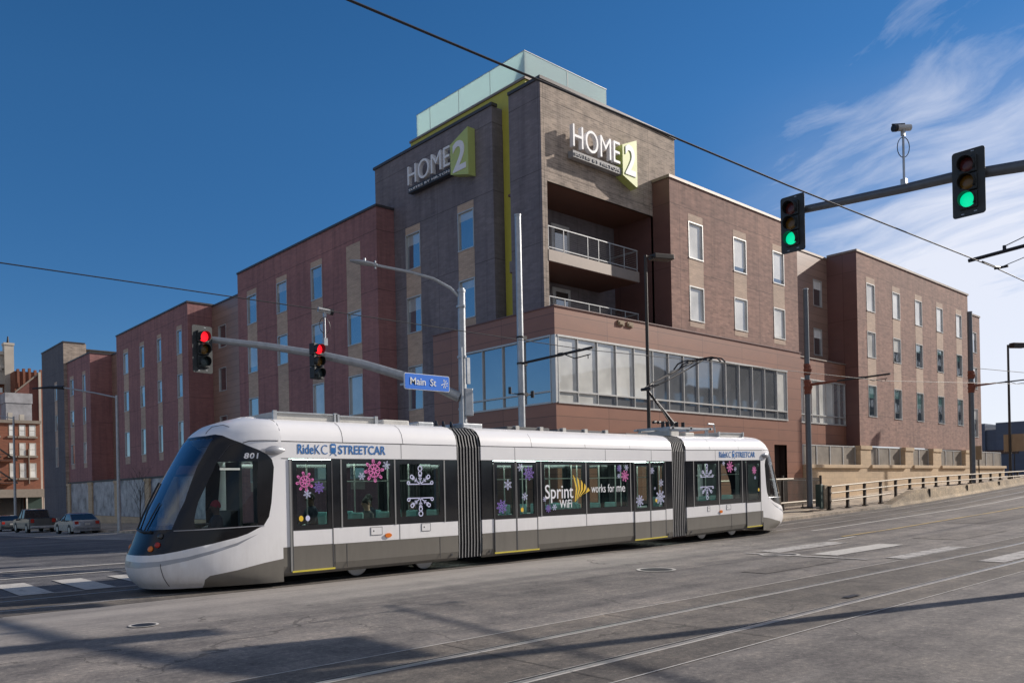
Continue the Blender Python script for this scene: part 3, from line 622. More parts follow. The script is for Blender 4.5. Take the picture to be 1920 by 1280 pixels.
hol=[(60.5,61.95,13.2,14.95),(60.6,62.0,9.85,11.68),(60.6,62.0,6.2,7.95)]
block('link_wall',M_panw,[('X',25.75,53.93,63.15,-2,16.65,hol)])
for h in hol: window(H,'X',25.75,*h,M_pane,M_pane,bf=0)
coping([(25.7,26,53.93,63.1)],16.65); roof(25.8,34,53.9,63.2,16.65)
wing(63.15,80.88,16.8,[(64.4,65.5,(0,1,2)),(69.0,70.0,(0,1,2)),(73.2,74.35,(0,1,2)),(77.5,78.85,(0,1,2))],[(13.0,14.93),(9.6,11.45),(5.45,7.72)],lowb=4.8)
hol=[(82.2,83.8,12.6,14.3),(82.2,83.8,9.3,11.0),(82.2,83.8,5.4,7.4)]
block('link_wall',M_panw,[('X',25.9,80.88,89.57,-2,16.4,hol)])
for h in hol: window(H,'X',25.9,*h,M_pane,M_pane,bf=0)
coping([(25.85,26.2,80.9,89.5)],16.4); roof(26,34,80.9,89.6,16.4)
wing(89.57,98.3,16.5,[(91.25,92.35,(0,1,2)),(95.75,97.2,(0,1,2))],[(12.8,14.57),(9.43,11.2),(5.41,7.55)],lowb=4.9)
wing(98.3,108,18.85,[(101.2,102.3,(0,1,2))],[(12.75,14.5),(9.35,11.1),(5.3,7.5)],x=23.5,mat=M_tail,rmat=M_bgrey)  # near return takes the paler sunlit copy of the tower brick
# street-level stone frame with mottled mural panels
M_mural=None
mm,nt2,b2=newmat('mural_panel'); p2=pos(nt2); nn=noise(nt2,p2,.8,8,.7); nt2.links.new(ramp(nt2,nn,[(.38,(.06,.07,.10)),(.46,(.20,.22,.28)),(.52,(.27,.29,.35)),(.62,(.40,.42,.47))]),b2.inputs[0]); setp(b2,rough=.35)
m=MB(); m.box(23.62,25,56.5,98.2,-2,.0); m.build('stone_base',M_stone,H); m=MB(); m.box(23.64,25,56.5,98.2,3.35,3.5); m.build('steel_lintel',M_blackm,H)
for a,b in [(57,58.2),(65.5,68.4),(71.9,73.1),(80.4,81.6),(88.9,90.2),(97.2,98.2)]:
    m=MB(); m.box(23.58,24.2,a,b,0,3.1); m.build('pilaster',M_stone,H); m=MB(); m.box(23.52,24.2,a-.08,b+.08,3.1,3.35); m.build('pilaster_cap',M_stone,H)
for a,b in [(58.2,65.5),(68.4,71.9),(73.1,80.4),(81.6,88.9),(90.2,97.2)]:
    m=MB(); m.box(23.72,23.78,a,b,0.02,3.33); m.build('mural_panel',mm,H)
m=MB(); m.box(53,60,24.0,26,-2,3.3) if 0 else m.box(25.74,25.76,54,63,3.3,3.5); m.build('lintel',M_cop,H)
# hotel signs: channel letters on the two tower faces
def fR(y0): return lambda u,v,d:(u,y0-d,v)
def fL(x0): return lambda u,v,d:(x0-d,-u,v)
M_let=paint('sign_letter_white',(.82,.82,.84),.45,0,.03); M_letd=paint('sign_return_dark',(.04,.04,.045),.5); M_lime2=paint('sign_lime',(.48,.56,.18),.45,0,.03)
M_bar=paint('raceway_grey',(.27,.27,.28),.6); M_bar2=paint('raceway_letter',(.42,.42,.42),.6)
def hotel_sign(fn,u0,u1,z0,z1,bar,pan,two,label,loc,lime):
    t=thing('hotel_sign',loc,label,'sign')
    text_part('letters',"HOME",M_let,t,fn,u0,u1,z0,z1,.22,.43,bold=-.006)
    m=MB(); m.prism([(u0,bar[0]),(u1+.1,bar[0]),(u1+.1,bar[1]),(u0,bar[1])],fn,.1,.40); m.build('raceway',bar[2],t)
    text_part('small_letters',"SUITES BY HILTON",M_let if bar[2] is M_letd else M_bar2,t,fn,u0+.08,u1-.05,bar[0]+.08,bar[1]-.08,.405,.43,bold=.01,space=1.1)
    m=MB(); m.prism(pan,fn,.02,.46); m.build('lime_panel',lime,t)
    text_part('numeral',"2",M_wlet,t,fn,*two,.462,.49,bold=.02)
hotel_sign(fR(25.05),26.55,29.78,17.08,18.10,(16.62,16.92,M_bar),[(29.93,16.6),(31.0,16.22),(31.0,18.52),(29.93,18.05)],(30.1,30.88,16.7,18.15),
  'white letter sign with a lime panel on the sunlit tower face',(28.8,25.05,17.3),M_lime2)
hotel_sign(fL(24.95),-34.5,-30.95,17.68,18.66,(17.28,17.55,M_letd),[(-30.85,17.15),(-29.5,16.78),(-29.5,19.05),(-30.85,18.6)],(-30.65,-29.65,17.15,18.6),
  'white letter sign with a lime panel on the shaded tower face',(24.95,32,17.7),M_lime2)
# ================================================================== STREETCAR
YN,YC,HW=15.24,16.565,1.325
def TW(x,y,z): return (x,y,z+max(0,x-19.0)*.0155)
T=thing('streetcar',(16.75,YC,.02),'long white three-section streetcar with grey skirt, crossing the junction in front of the hotel','streetcar')
parent_warp['streetcar']=TW
PAIR={}
def tb(m,name,mat,parent=None,**k):
    m.warp=TW; o=m.build(name,mat,parent or T,**k)
    if m.far is not None:
        f=m.far; f.warp=TW; pf=PAIR.get(parent.name,parent) if parent is not None else T
        PAIR[o.name]=f.build(name,mat,pf,**k)
    return o
def fT(u,v,d): return (u,YN-d,v)
def side_box(m,x0,x1,z0,z1,d0,d1,both=True):
    m.box(x0,x1,YN-d1,YN-d0,z0,z1)
    if both:
        if m.far is None: m.far=MB()
        m.far.box(x0,x1,2*YC-YN+d0,2*YC-YN+d1,z0,z1)
    return m
ZB0,ZB1=1.13,2.60   # window band
def roofprof(): return [(HW,2.95),(HW-.015,3.05),(HW-.06,3.18),(HW-.16,3.30),(HW-.33,3.39),(HW-.6,3.44),(HW-.95,3.46),(0,3.47)]
def module(x0,x1):
    xs=[x0,x1]
    for side in (-1,1):
        pass
    # white lower panel, grey skirt
    m=MB(); side_box(m,x0,x1,.79,ZB0,-.05,0); wl=tb(m,'lower_panel',M_tw)
    for s in (-1,1):
        m=MB(); m.grid([[(x,YC+s*(HW-dd),z) for x in xs] for dd,z in ((0,.785),(0,.40),(.03,.26),(.07,.20),(.13,.19))]); tb(m,'skirt',M_tg,fixn=False)
    m=MB(); side_box(m,x0,x1,ZB1,2.93,-.05,.0); tb(m,'fascia_panel',M_tw)
    m=MB(); side_box(m,x0,x1,2.93,2.952,-.05,-.012); tb(m,'roof_seam',M_tseam); m=MB(); side_box(m,x0,x1,ZB1-.012,ZB1,-.05,.006); tb(m,'window_head_seam',M_tseam)
    pr=roofprof(); pr=[(a,b) for a,b in pr]+[(-a,b) for a,b in pr[::-1][1:]]
    m=MB(); m.grid([[(x,YC+a,b) for x in xs] for a,b in pr]); tb(m,'roof_shell',M_tw,smooth=True)
    m=MB(); m.box(x0,x1,YN+.06,2*YC-YN-.06,.30,.36); tb(m,'floor',M_floor)
    m=MB(); m.box(x0,x1,YN+.06,2*YC-YN-.06,2.62,2.66); tb(m,'ceiling',M_inner); m=MB(); side_box(m,x0,x1,.36,ZB0,-.06,-.05); tb(m,'inner_lining',M_inner)
    m=MB(); side_box(m,x0+.3,x1-.3,2.58,2.615,-.87,-.77); tb(m,'ceiling_light',M_strip_l)
def band(x0,x1,kind):
    """b: gloss black blank panel, w: window with black surround, both sides"""
    if kind=='b':
        m=MB(); side_box(m,x0,x1,ZB0,ZB1-.012,-.05,.004); return tb(m,'pillar_panel',M_tb)
    m=MB(); bx=.13; bb=.17; bt=.10
    for (a,b,p,q) in ((x0,x1,ZB0,ZB0+bb),(x0,x1,ZB1-.012-bt,ZB1-.012),(x0,x0+bx,ZB0+bb,ZB1-.012-bt),(x1-bx,x1,ZB0+bb,ZB1-.012-bt)): side_box(m,a,b,p,q,-.04,.002)
    fo=tb(m,'window',M_tb)
    m=MB(); m.far=MB()
    for q,y in ((m,YN+.004),(m.far,2*YC-YN-.004)): q.add([(x0+bx,y,ZB0+bb),(x1-bx,y,ZB0+bb),(x1-bx,y,ZB1-bt-.012),(x0+bx,y,ZB1-bt-.012)],[(0,1,2,3)])
    tb(m,'pane',M_tglass,fo,fixn=False)
    return fo
def divider(x,w=.035,z0=ZB0):
    m=MB(); side_box(m,x-w/2,x+w/2,z0,ZB1-.014,0,.012); return tb(m,'window_divider',M_tsteel)
def door(x0,x1,single=False):
    leafs=[(x0,x1)] if single else [(x0,(x0+x1)/2-.02),((x0+x1)/2+.02,x1)]
    for a,b in leafs:
        m=MB()
        side_box(m,a,b,.80,1.12,0,.016); d=tb(m,'door_leaf',M_tw)
        m=MB(); side_box(m,a,b,.30,.80,0,.016); tb(m,'door_skirt',M_tg,d)
        m=MB(); bx,bb,bt=.10,.10,.10
        for (p,q,r_,s_) in ((a,b,1.12,1.12+bb),(a,b,2.57-bt,2.57),(a,a+bx,1.12+bb,2.57-bt),(b-bx,b,1.12+bb,2.57-bt)): side_box(m,p,q,r_,s_,-.03,.014)
        tb(m,'door_glass_frame',M_tb,d)
        m=MB(); m.far=MB()
        for q_,y in ((m,YN-.004),(m.far,2*YC-YN+.004)): q_.add([(a+bx,y,1.12+bb),(b-bx,y,1.12+bb),(b-bx,y,2.57-bt),(a+bx,y,2.57-bt)],[(0,1,2,3)])
        tb(m,'pane',M_tglass,d,fixn=False)
        m=MB(); side_box(m,a-.022,a,.28,2.58,0,.02); side_box(m,b,b+.022,.28,2.58,0,.02); side_box(m,a-.001,b+.001,1.112,1.128,0,.018); tb(m,'door_seal',M_tseam,d)
    for s in (-1,1):
        m=MB(); m.box(x0-.04,x1+.04,YC+s*(HW+.0)-.02,YC+s*(HW+.0)+.035*(1 if s>0 else -1)-.02*(0),.265,.30); tb(m,'door_step',M_ystrip)
    if not single:
        xm=(x0+x1)/2; m=MB(); side_box(m,xm-.03,xm+.03,1.13,2.58,0,.018); tb(m,'door_post',M_tsteel)
XJ0,XJ1=7.58,25.92
C1=(XJ0,12.10); C2=(12.86,20.62); C3=(21.36,XJ1)
for a,b in (C1,C2,C3): module(a,b)
# front section
m=MB(); side_box(m,7.58,7.74,ZB0,ZB1,-.05,.0); tb(m,'corner_pillar',M_tw)
door(7.80,8.70,True); m=MB(); side_box(m,7.735,7.775,.28,2.58,0,.022); tb(m,'door_post',M_tsteel)
band(8.72,8.93,'b'); band(8.95,10.30,'w'); divider(8.94); divider(10.31); band(10.32,11.70,'w'); divider(11.71); band(11.72,12.10,'b')
# middle section
band(12.86,13.24,'b'); door(13.27,14.74); band(14.77,14.90,'b'); band(14.92,16.64,'w'); divider(14.91); divider(16.66); band(16.68,18.58,'w'); divider(18.59); band(18.60,18.73,'b'); door(18.76,20.24); band(20.27,20.62,'b')
# rear section
band(21.36,21.74,'b'); divider(21.75); band(21.76,23.16,'w'); divider(23.17); band(23.18,24.58,'w'); divider(24.59); band(24.60,24.80,'b'); door(24.85,25.75,True)
m=MB(); side_box(m,25.80,25.92,ZB0,ZB1,-.05,0); tb(m,'corner_pillar',M_tw)
# small side panels, hatches and marker lamps
for x0,x1,z0,z1 in ((9.66,9.94,.93,1.09),(11.03,11.27,.95,1.11),(22.5,22.62,.95,1.1),(23.6,23.85,.95,1.1)):
    m=MB(); side_box(m,x0,x1,z0,z1,0,.008); h=tb(m,'equipment_hatch',M_tw)
    m=MB(); e=.008
    for a,b,c,d in ((x0-e,x1+e,z0-e,z0),(x0-e,x1+e,z1,z1+e),(x0-e,x0,z0,z1),(x1,x1+e,z0,z1),(x0+.05,x0+.08,z0+.07,z0+.1)): side_box(m,a,b,c,d,0,.010)
    tb(m,'hatch_seam',M_tseam,h)
for x in (10.10,23.25):
    m=MB(); m.prism([(x+.085*math.cos(t),.90+.05*math.sin(t)) for t in [2*PI*k/20 for k in range(20)]],fT,0,.03); tb(m,'side_marker_lamp',M_amber)
for a,b,xs in ((C1[0],C1[1],(10.42,)),(C2[0],C2[1],(16.66,)),(C3[0],C3[1],(23.2,))):
    m=MB()
    for x in xs: side_box(m,x-.006,x+.006,.79,1.13,0,.004)
    for x in (a+.9 if a<8 else a+.02,): pass
    tb(m,'panel_seam',M_tseam)
for x in (9.05,11.55,8.76,23.9):
    m=MB(); side_box(m,x-.006,x+.006,.28,.785,0,.004); tb(m,'panel_seam',M_tseam)
# roof and fascia panel joints, lifting-point covers
for x in (9.0,10.55,14.6,16.66,18.6,22.7,24.4):
    pr=roofprof(); m=MB(); m.grid([[(x-.005,YC-a-.003,b+.003),(x+.005,YC-a-.003,b+.003)] for a,b in pr]); tb(m,'roof_joint',M_tseam)
for x in (10.5,14.0,17.5,19.6,23.0):
    m=MB(); side_box(m,x-.004,x+.004,2.61,2.93,0,.003); tb(m,'fascia_joint',M_tseam)
for x in (8.0,11.9,13.1,20.4,21.6,25.6):
    m=MB(); m.prism([(x+.03*math.cos(2*PI*k/12),.34+.03*math.sin(2*PI*k/12)) for k in range(12)],fT,-.02,.004); tb(m,'jacking_point_cover',M_tseam)
# bellows: folded gaiters
for a,b in ((12.10,12.86),(20.62,21.36)):
    n=8; pr=[(HW-.05,.24),(HW-.03,.6),(HW-.03,2.9),(HW-.10,3.18),(HW-.30,3.36),(HW-.7,3.42),(0,3.43)]; pr=pr+[(-p,q) for p,q in pr[::-1][1:]]
    m=MB(); rows=[]
    for i in range(n*4+1):
        x=a+(b-a)*i/(n*4); d=[0,.075,.09,.075][i%4]
        rows.append([(x,YC+p*(1-d/1.3),q-(d if q>3 else 0)) for p,q in pr])
    m.grid(rows); tb(m,'bellows',M_beld)
    m=MB()
    for i in range(n):
        x=a+(b-a)*(i+.5)/n*1.0; w_=.014
        P=[(x,YC+p*(1+.012),q+.012 if q>3 else q) for p,q in pr]
        m.grid([[(px-w_,py,pz) for px,py,pz in P],[(px+w_,py,pz) for px,py,pz in P]])
    tb(m,'bellows_rib',M_bel)
m=MB(); 
for a,b in ((7.6,12.1),(12.9,20.6),(21.4,25.9)): m.box(a+.1,b-.1,YC-.95,YC+.95,.2,.31)
tb(m,'underframe',M_black)
for x,zg in ((9.54,0),(11.38,0),(22.75,0),(24.55,0)):
    for s in (-1,1):
        m=MB(); m.tube([(x,YC+s*.72,.30),(x,YC+s*.86,.30)],.285,24); wh=tb(m,'wheel',M_blackm)
        m=MB(); m.tube([(x,YC+s*.86,.30),(x,YC+s*.91,.30)],.275,24); m.tube([(x,YC+s*.88,.30),(x,YC+s*.94,.30)],.09,12); tb(m,'wheel_disc',M_rim,wh)
    m=MB(); m.tube([(x,YC-.8,.30),(x,YC+.8,.30)],.07,10); tb(m,'axle',M_blackm)
# ---- nose (same for both ends): plan is a superellipse whose tip recedes with height
ZT=[.10,.22,.35,.55,.75,.90,1.15,1.6,2.1,2.6,2.95,3.15,3.30,3.42,3.49,3.52]
WTb=[1.10,1.26,1.31,1.325,1.325,1.325,1.325,1.325,1.32,1.30,1.25,1.15,1.02,.82,.50,.12]
XTb=[5.26,5.13,5.052,5.009,5.053,5.131,5.226,5.433,5.716,6.012,6.223,6.391,6.598,6.95,7.2,7.4]
zR=[(.1,HW),(2.95,HW),(3.05,HW-.015),(3.18,HW-.06),(3.30,HW-.16),(3.39,HW-.33),(3.44,HW-.6),(3.46,HW-.95),(3.475,.15),(3.6,0)]; zW=list(zip(ZT,WTb)); zX=list(zip(ZT,XTb)); NE=2.5
def smoothint(t,z):
    return (interp(t,z-.04)+2*interp(t,z)+interp(t,z+.04))/4
def noseP(th,z,d=0,end=0):
    s,c=math.sin(th),math.cos(th)
    a=XJ0-smoothint(zX,z)+d; k=min(1,s*1.6); b=interp(zR,z)*(1-k)+smoothint(zW,z)*k+d
    x=XJ0-a*abs(s)**(2/NE); y=YC-b*math.copysign(abs(c)**(2/NE),c)
    if end: x,y=XJ0+XJ1-x,2*YC-y
    return (x,y,z)
mask=[(1.241,3.064),(1.029,3.085),(.856,3.057),(.507,2.909),(.234,2.761),(.128,2.671),(.076,2.569),(.055,2.419),(.059,2.076),(.064,1.702),(.078,1.426),(.112,1.26),(.23,1.107),(.313,1.044),(.522,.945),(.832,.83),(1.006,.784),(1.175,.762),(1.433,.755)]
mask=mask+[(PI-t,z) for t,z in mask[::-1]]
ws=[(1.40,3.0),(1.02,3.0),(1.055,2.456),(.982,1.765),(1.0,1.353),(1.003,1.244),(1.174,1.237),(1.40,1.226)]
ws=ws+[(PI-t,z) for t,z in ws[::-1]]
cab=[(.757,2.521),(.226,2.536),(.156,1.265),(.727,1.252),(.766,1.405),(.795,1.76)]
cab2=[(PI-t,z) for t,z in cab[::-1]]
silver=[(1.292,.631),(1.017,.65),(.731,.714),(.499,.821),(.308,.94),(.148,1.096),(.305,.889),(.491,.76),(.726,.643),(.987,.56),(1.332,.519)]  # silver-grey strip that paints in the shade of the nose's body fold
silver=[(PI/2,.635)]+silver+[(PI/2,.512)]; silver2=[(PI-t,z) for t,z in silver[::-1]]
skirt=[(.62,.10),(.599,.156),(.575,.263),(.524,.332),(.292,.409),(.0,.565),(0,.10)]; skirt2=[(PI-t,z) for t,z in skirt[::-1]]
def inside(p,poly):
    x,y=p; r=False; n=len(poly)
    for i in range(n):
        (a,b),(c,d)=poly[i],poly[(i+1)%n]
        if (b>y)!=(d>y) and x<(c-a)*(y-b)/(d-b)+a: r=not r
    return r
def nose(end):
    polys=[mask,ws,cab,cab2,silver,silver2,skirt,skirt2]; S=1.0
    vs=[];es=[]
    dom=[(0,.10),(PI,.10),(PI,3.515),(0,3.515)]
    def addp(poly):
        n0=len(vs); pts=[]
        for (a,b),(c,d) in zip(poly,poly[1:]+poly[:1]):
            L=math.hypot(c-a,d-b); k=max(1,int(L/.09))
            for i in range(k): pts.append((a+(c-a)*i/k,b+(d-b)*i/k))
        vs.extend(Vector(p) for p in pts); es.extend((n0+i,n0+(i+1)%len(pts)) for i in range(len(pts)))
    for p in [dom]+polys: addp(p)
    ths=sorted({*[ .5*PI*(k/26)**1.45 for k in range(1,27)],*[PI-.5*PI*(k/26)**1.45 for k in range(1,26)]})
    zz=[.13,.17,.22,.28,.35,.42,.5]+[.55+.075*k for k in range(1,32)]+[2.95,3.0,3.05,3.1,3.15,3.2,3.25,3.3,3.34,3.38,3.42,3.45,3.47,3.49,3.505]
    for t in ths:
        for z in zz: vs.append(Vector((t+rw.uniform(-1,1)*1e-4,z+rw.uniform(-1,1)*1e-4)))
    ov,oe,of,*_=geometry.delaunay_2d_cdt(vs,es,[],0,1e-5)
    reg={k:[] for k in ('shell','mask','windshield','cab_window','silver','skirt')}
    for f in of:
        c=(sum(ov[i].x for i in f)/len(f),sum(ov[i].y for i in f)/len(f))
        if not(0<c[0]<PI and .1<c[1]<3.515): continue
        if inside(c,ws): k='windshield'
        elif inside(c,cab) or inside(c,cab2): k='cab_window'
        elif inside(c,mask): k='mask'
        elif inside(c,silver) or inside(c,silver2): k='silver'
        elif inside(c,skirt) or inside(c,skirt2): k='skirt'
        else: k='shell'
        reg[k].append(f)
    objs={}
    for k,nm,mt,par,d in (('shell','nose_shell',M_tw,None,0),('mask','nose_mask',M_tmask,'shell',0),('windshield','windshield',M_tws,'shell',0),('cab_window','cab_side_window',M_tcab,'shell',0),('silver','nose_fold_shade',M_ts,'shell',0),('skirt','nose_skirt',M_tg,'shell',0)):
      for half in ((0,1) if k in ('cab_window','skirt') else (None,)):
        fcs=reg[k] if half is None else [f for f in reg[k] if (sum(ov[i].x for i in f)/len(f)>PI/2)==bool(half)]
        m=MB(); m.add([noseP(min(PI,max(0,v.x)),v.y,d,end) for v in ov],fcs)
        m.warp=TW; o=m.build(nm,mt,objs[par] if par else T,fixn=False,smooth='all')
        bm=bmesh.new(); bm.from_mesh(o.data); bmesh.ops.delete(bm,geom=[v for v in bm.verts if not v.link_faces],context='VERTS'); 
        bmesh.ops.recalc_face_normals(bm,faces=bm.faces); bm.to_mesh(o.data); bm.free()
        for p in o.data.polygons: p.use_smooth=True
        objs[k]=o
    sh=objs['shell']
    # bottom pan
    m=MB(); ring=[noseP(PI*k/40,.11,0,end) for k in range(41)]; m.add(ring,[tuple(range(41))]); tb(m,'nose_underside',M_black,sh)
    # lamps, pods and seams: discs lying on the surface
    def disc(th,z,r,d0,name,mat):
        P=Vector(noseP(th,z,d0,end)); e=.01
        a=(Vector(noseP(th+e,z,d0,end))-P).normalized(); b=(Vector(noseP(th,z+e,d0,end))-P); b=(b-a*b.dot(a)).normalized(); n=a.cross(b)
        ctr=Vector((XJ0 if not end else XJ1,YC,z)); n=n if n.dot(P-ctr)>0 else -n
        m=MB(); k=20
        pr=[(r,-.01),(r,.01),(r*.8,.02),(r*.4,.028)]
        m.grid([[tuple(P+(a*math.cos(2*PI*i/k)+b*math.sin(2*PI*i/k))*rr+n*h) for i in range(k)] for rr,h in pr],close=True)
        m.add([tuple(P+(a*math.cos(2*PI*i/k)+b*math.sin(2*PI*i/k))*r*.4+n*.028) for i in range(k)],[tuple(range(k))])
        tb(m,name,mat,sh,smooth=True)
    for sgn in (0,1):
        F=(lambda t:t) if not sgn else (lambda t:PI-t)
        disc(F(1.208),.883,.056,.012,'headlight',M_amber); disc(F(1.122),.955,.056,.012,'tail_light',M_redl); disc(F(1.122),1.12,.056,.012,'headlight',M_tb)
        for pts,w_,mt in (([(.967,1.213),(.6,1.225),(.325,1.24),(.2,1.248),(.11,1.25)],.010,M_ts),([(1.004,.60),(.99,.35),(.979,.163)],.006,M_tseam),([(1.27,3.11),(1.316,3.261),(1.05,3.292),(.83,3.237)],.006,M_tseam),([(.02,2.95),(.2,2.95),(.38,2.94),(.47,2.90)],.008,M_tseam),([(.75,2.58),(.66,2.85),(.52,2.91)],.008,M_tseam)):
            q=[noseP(F(t),z,.004,end) for t,z in pts]
            fine=[]
            for (t0,z0),(t1,z1) in zip(pts,pts[1:]):
                for i in range(6): fine.append(noseP(F(t0+(t1-t0)*i/6),z0+(z1-z0)*i/6,.004,end))
            fine.append(noseP(F(pts[-1][0]),pts[-1][1],.004,end))
            m=MB(); m.tube(fine,w_,6); tb(m,'panel_seam',mt,sh)
    # wipers
    m=MB(); 
    def W_(l): return [noseP(t,z,.03,end) for t,z in l]
    m.tube(W_([(1.62,1.24),(1.66,1.5),(1.72,1.9),(1.76,2.15)]),.02,6); m.tube(W_([(1.30,1.2),(1.5,1.2),(1.62,1.24)]),.03,6); m.tube(W_([(1.45,1.22),(1.42,1.5),(1.40,1.75)]),.014,6); tb(m,'wiper',M_black,sh)
    # mirror camera pod under the fascia
    m=MB(); P=noseP(.035,2.78,.02,end); s=-1 if end else 1; x0=XJ0-.16 if not end else XJ1+.16; yy=YN if not end else 2*YC-YN
    for yy,sd in ((YN,-1),(2*YC-YN,1)):
        m=MB(); 
        rows=[]
        for i in range(7):
            t=i/6; r_=.10*math.sin(PI*(.12+.8*t)); xx=x0-s*.20+s*.42*t
            rows.append([(xx,yy+sd*(.02+.75*r_*max(0,math.sin(a))) ,2.74+.02*t+r_*math.cos(a)) for a in [PI*k/10 for k in range(11)]])
        m.grid(rows); tb(m,'camera_pod',M_ts,sh,smooth=True)
    return objs
nose(0); nose(1)
# cab interior: rear bulkhead, desk
for end in (0,1):
    X=lambda x: x if not end else XJ0+XJ1-x
    m=MB(); m.box(X(7.48),X(7.55),YC-1.2,YC-.2,.4,2.6); m.box(X(7.48),X(7.55),YC+.5,YC+1.2,.4,2.6); tb(m,'cab_bulkhead',M_floor)
    m=MB(); m.box(X(5.75),X(6.15),YC-.8,YC+.8,.35,1.2); tb(m,'driver_desk',M_floor)
    m=MB(); m.box(X(6.9),X(7.05),YC-.4,YC+.2,.8,1.55); m.box(X(6.5),X(7.0),YC-.4,YC+.2,.72,.85); tb(m,'driver_seat',M_blackm)
    m=MB(); m.box(X(6.2),X(7.5),YC-1.05,YC+1.05,.30,.36); tb(m,'cab_floor',M_floor)
m=MB(); m.box(6.35,6.75,YN+.1,YN+.12,2.36,2.40); tb(m,'sun_blind',M_inner)
# seats and poles in the saloon
for x in (9.25,9.95,10.75,11.35,15.1,15.75,16.35,17.2,17.9,22.0,22.7,23.4,24.1):
    for y in (YN+.32,2*YC-YN-.75):
        m=MB(); m.box(x,x+.42,y,y+.43,.75,.84); m.box(x+.36,x+.44,y,y+.43,.84,1.42); tb(m,'passenger_seat',M_teal,bevel=.03)
for x in (8.6,9.8,11.3,13.6,14.4,15.9,17.0,18.2,19.2,20.0,22.3,23.7):
    m=MB(); m.tube([(x,YC-.45,.36),(x,YC-.45,2.62)],.018,8); m.far=MB(); m.far.tube([(x,YC+.45,.36),(x,YC+.45,2.62)],.018,8); tb(m,'grab_pole',M_pole2)
for a,b in ((8,12),(13,20.5),(21.5,25.7)): m=MB(); m.tube([(a,YC-.62,2.12),(b,YC-.62,2.12)],.015,6); tb(m,'hand_rail',M_pole2)
# ---- roof equipment
def roofbox(x0,x1,z1,mat=None,w=.75,ends=True,name='roof_equipment_box'):
    m=MB(); m.box(x0,x1,YC-w,YC+w,3.42,z1); o=tb(m,name,mat or M_roofk,bevel=.03)
    if ends:
        m=MB()
        n=max(1,round((x1-x0)/1.1))
        for i in range(n+1):
            x=x0+(x1-x0)*i/n; m.box(x-.04,x+.04,YC-w-.05,YC-w-.0,3.41,z1+.02)
        m.box(x0,x1,YC-w-.04,YC-w-.01,z1-.03,z1+.0); tb(m,'box_bracket',M_galv,o)
    return o
roofbox(7.72,9.15,3.60); roofbox(9.2,10.2,3.58); roofbox(10.5,11.25,3.56,w=.6,ends=False); roofbox(11.5,11.98,3.55,M_galv,w=.6,ends=False)
roofbox(12.9,13.55,3.57,M_galv,.6,False); roofbox(14.3,15.9,3.53,M_roofd,.7,False); roofbox(16.2,18.4,3.52,M_roofd,.7,False); roofbox(19.3,20.4,3.50,M_roofd,.6,False)
roofbox(21.45,21.9,3.62,w=.7,ends=False); roofbox(22.1,22.6,3.55,M_roofk,.8,False); roofbox(24.0,25.5,3.58,w=.8)
for i in range(5):
    x=14.6+i*.9; m=MB(); m.box(x,x+.12,YC-.74,YC-.6,3.45,3.55); tb(m,'roof_clip',M_roofk)
for x in (12.18,12.4,12.65): m=MB(); m.tube([(x,YC-.5,3.42),(x+.1,YC-.3,3.60),(x+.25,YC-.1,3.46)],.03,6); tb(m,'roof_cable',M_black)
# pantograph
PX=22.3
m=MB(); m.box(21.35,23.75,YC-.75,YC-.65,3.66,3.72); m.box(21.35,23.75,YC+.65,YC+.75,3.66,3.72)
for x in (21.5,22.5,23.6): m.box(x-.05,x+.05,YC-.75,YC+.75,3.66,3.74); m.tube([(x,YC-.6,3.45),(x,YC-.6,3.68)],.06,8); m.tube([(x,YC+.6,3.45),(x,YC+.6,3.68)],.06,8)
m.tube([(23.55,YC-.7,3.86),(23.85,YC-.72,3.86),(23.95,YC-.72,3.55)],.03,6)
pb=tb(m,'pantograph_base',M_galv)
for x in (21.5,21.75,22.0,22.25,22.6):
    m=MB(); m.tube([(x,YC-.35,3.72),(x,YC-.35,3.92)],.06,8); m.tube([(x-.05,YC,3.92),(x+.2,YC+.1,3.95)],.05,8); tb(m,'insulator',M_black,pb)
m=MB(); m.tube([(22.62,YC,3.85),(21.15,YC,4.98)],.055,8,r2=.04); m.tube([(22.2,YC-.15,3.85),(21.3,YC-.1,4.8)],.018,6); tb(m,'pantograph_lower_arm',M_blackm)
m=MB()
for s in (-.28,.28): m.tube([(21.12,YC+s*.5,5.0),(21.9,YC+s,5.30),(24.0,YC+s*.8,6.12)],.028,6)
m.tube([(21.12,YC-.2,5.0),(21.12,YC+.2,5.0)],.05,8); m.tube([(21.5,YC-.25,5.14),(21.5,YC+.25,5.14)],.025,6); m.tube([(21.1,YC,4.95),(21.35,YC,5.2),(21.9,YC,5.36),(23.9,YC,6.08)],.014,5); tb(m,'pantograph_upper_arm',M_blackm)
m=MB()
for dx in (0,.28): m.tube([(24.0+dx,YC-.95,6.0),(24.0+dx,YC-.82,6.13),(24.0+dx,YC-.6,6.19),(24.0+dx,YC+.6,6.19),(24.0+dx,YC+.82,6.13),(24.0+dx,YC+1.0,5.95)],.028,6)
m.box(23.98,24.32,YC-.42,YC-.36,6.1,6.17); m.box(23.98,24.32,YC+.36,YC+.42,6.1,6.17); tb(m,'pantograph_head',M_blackm)
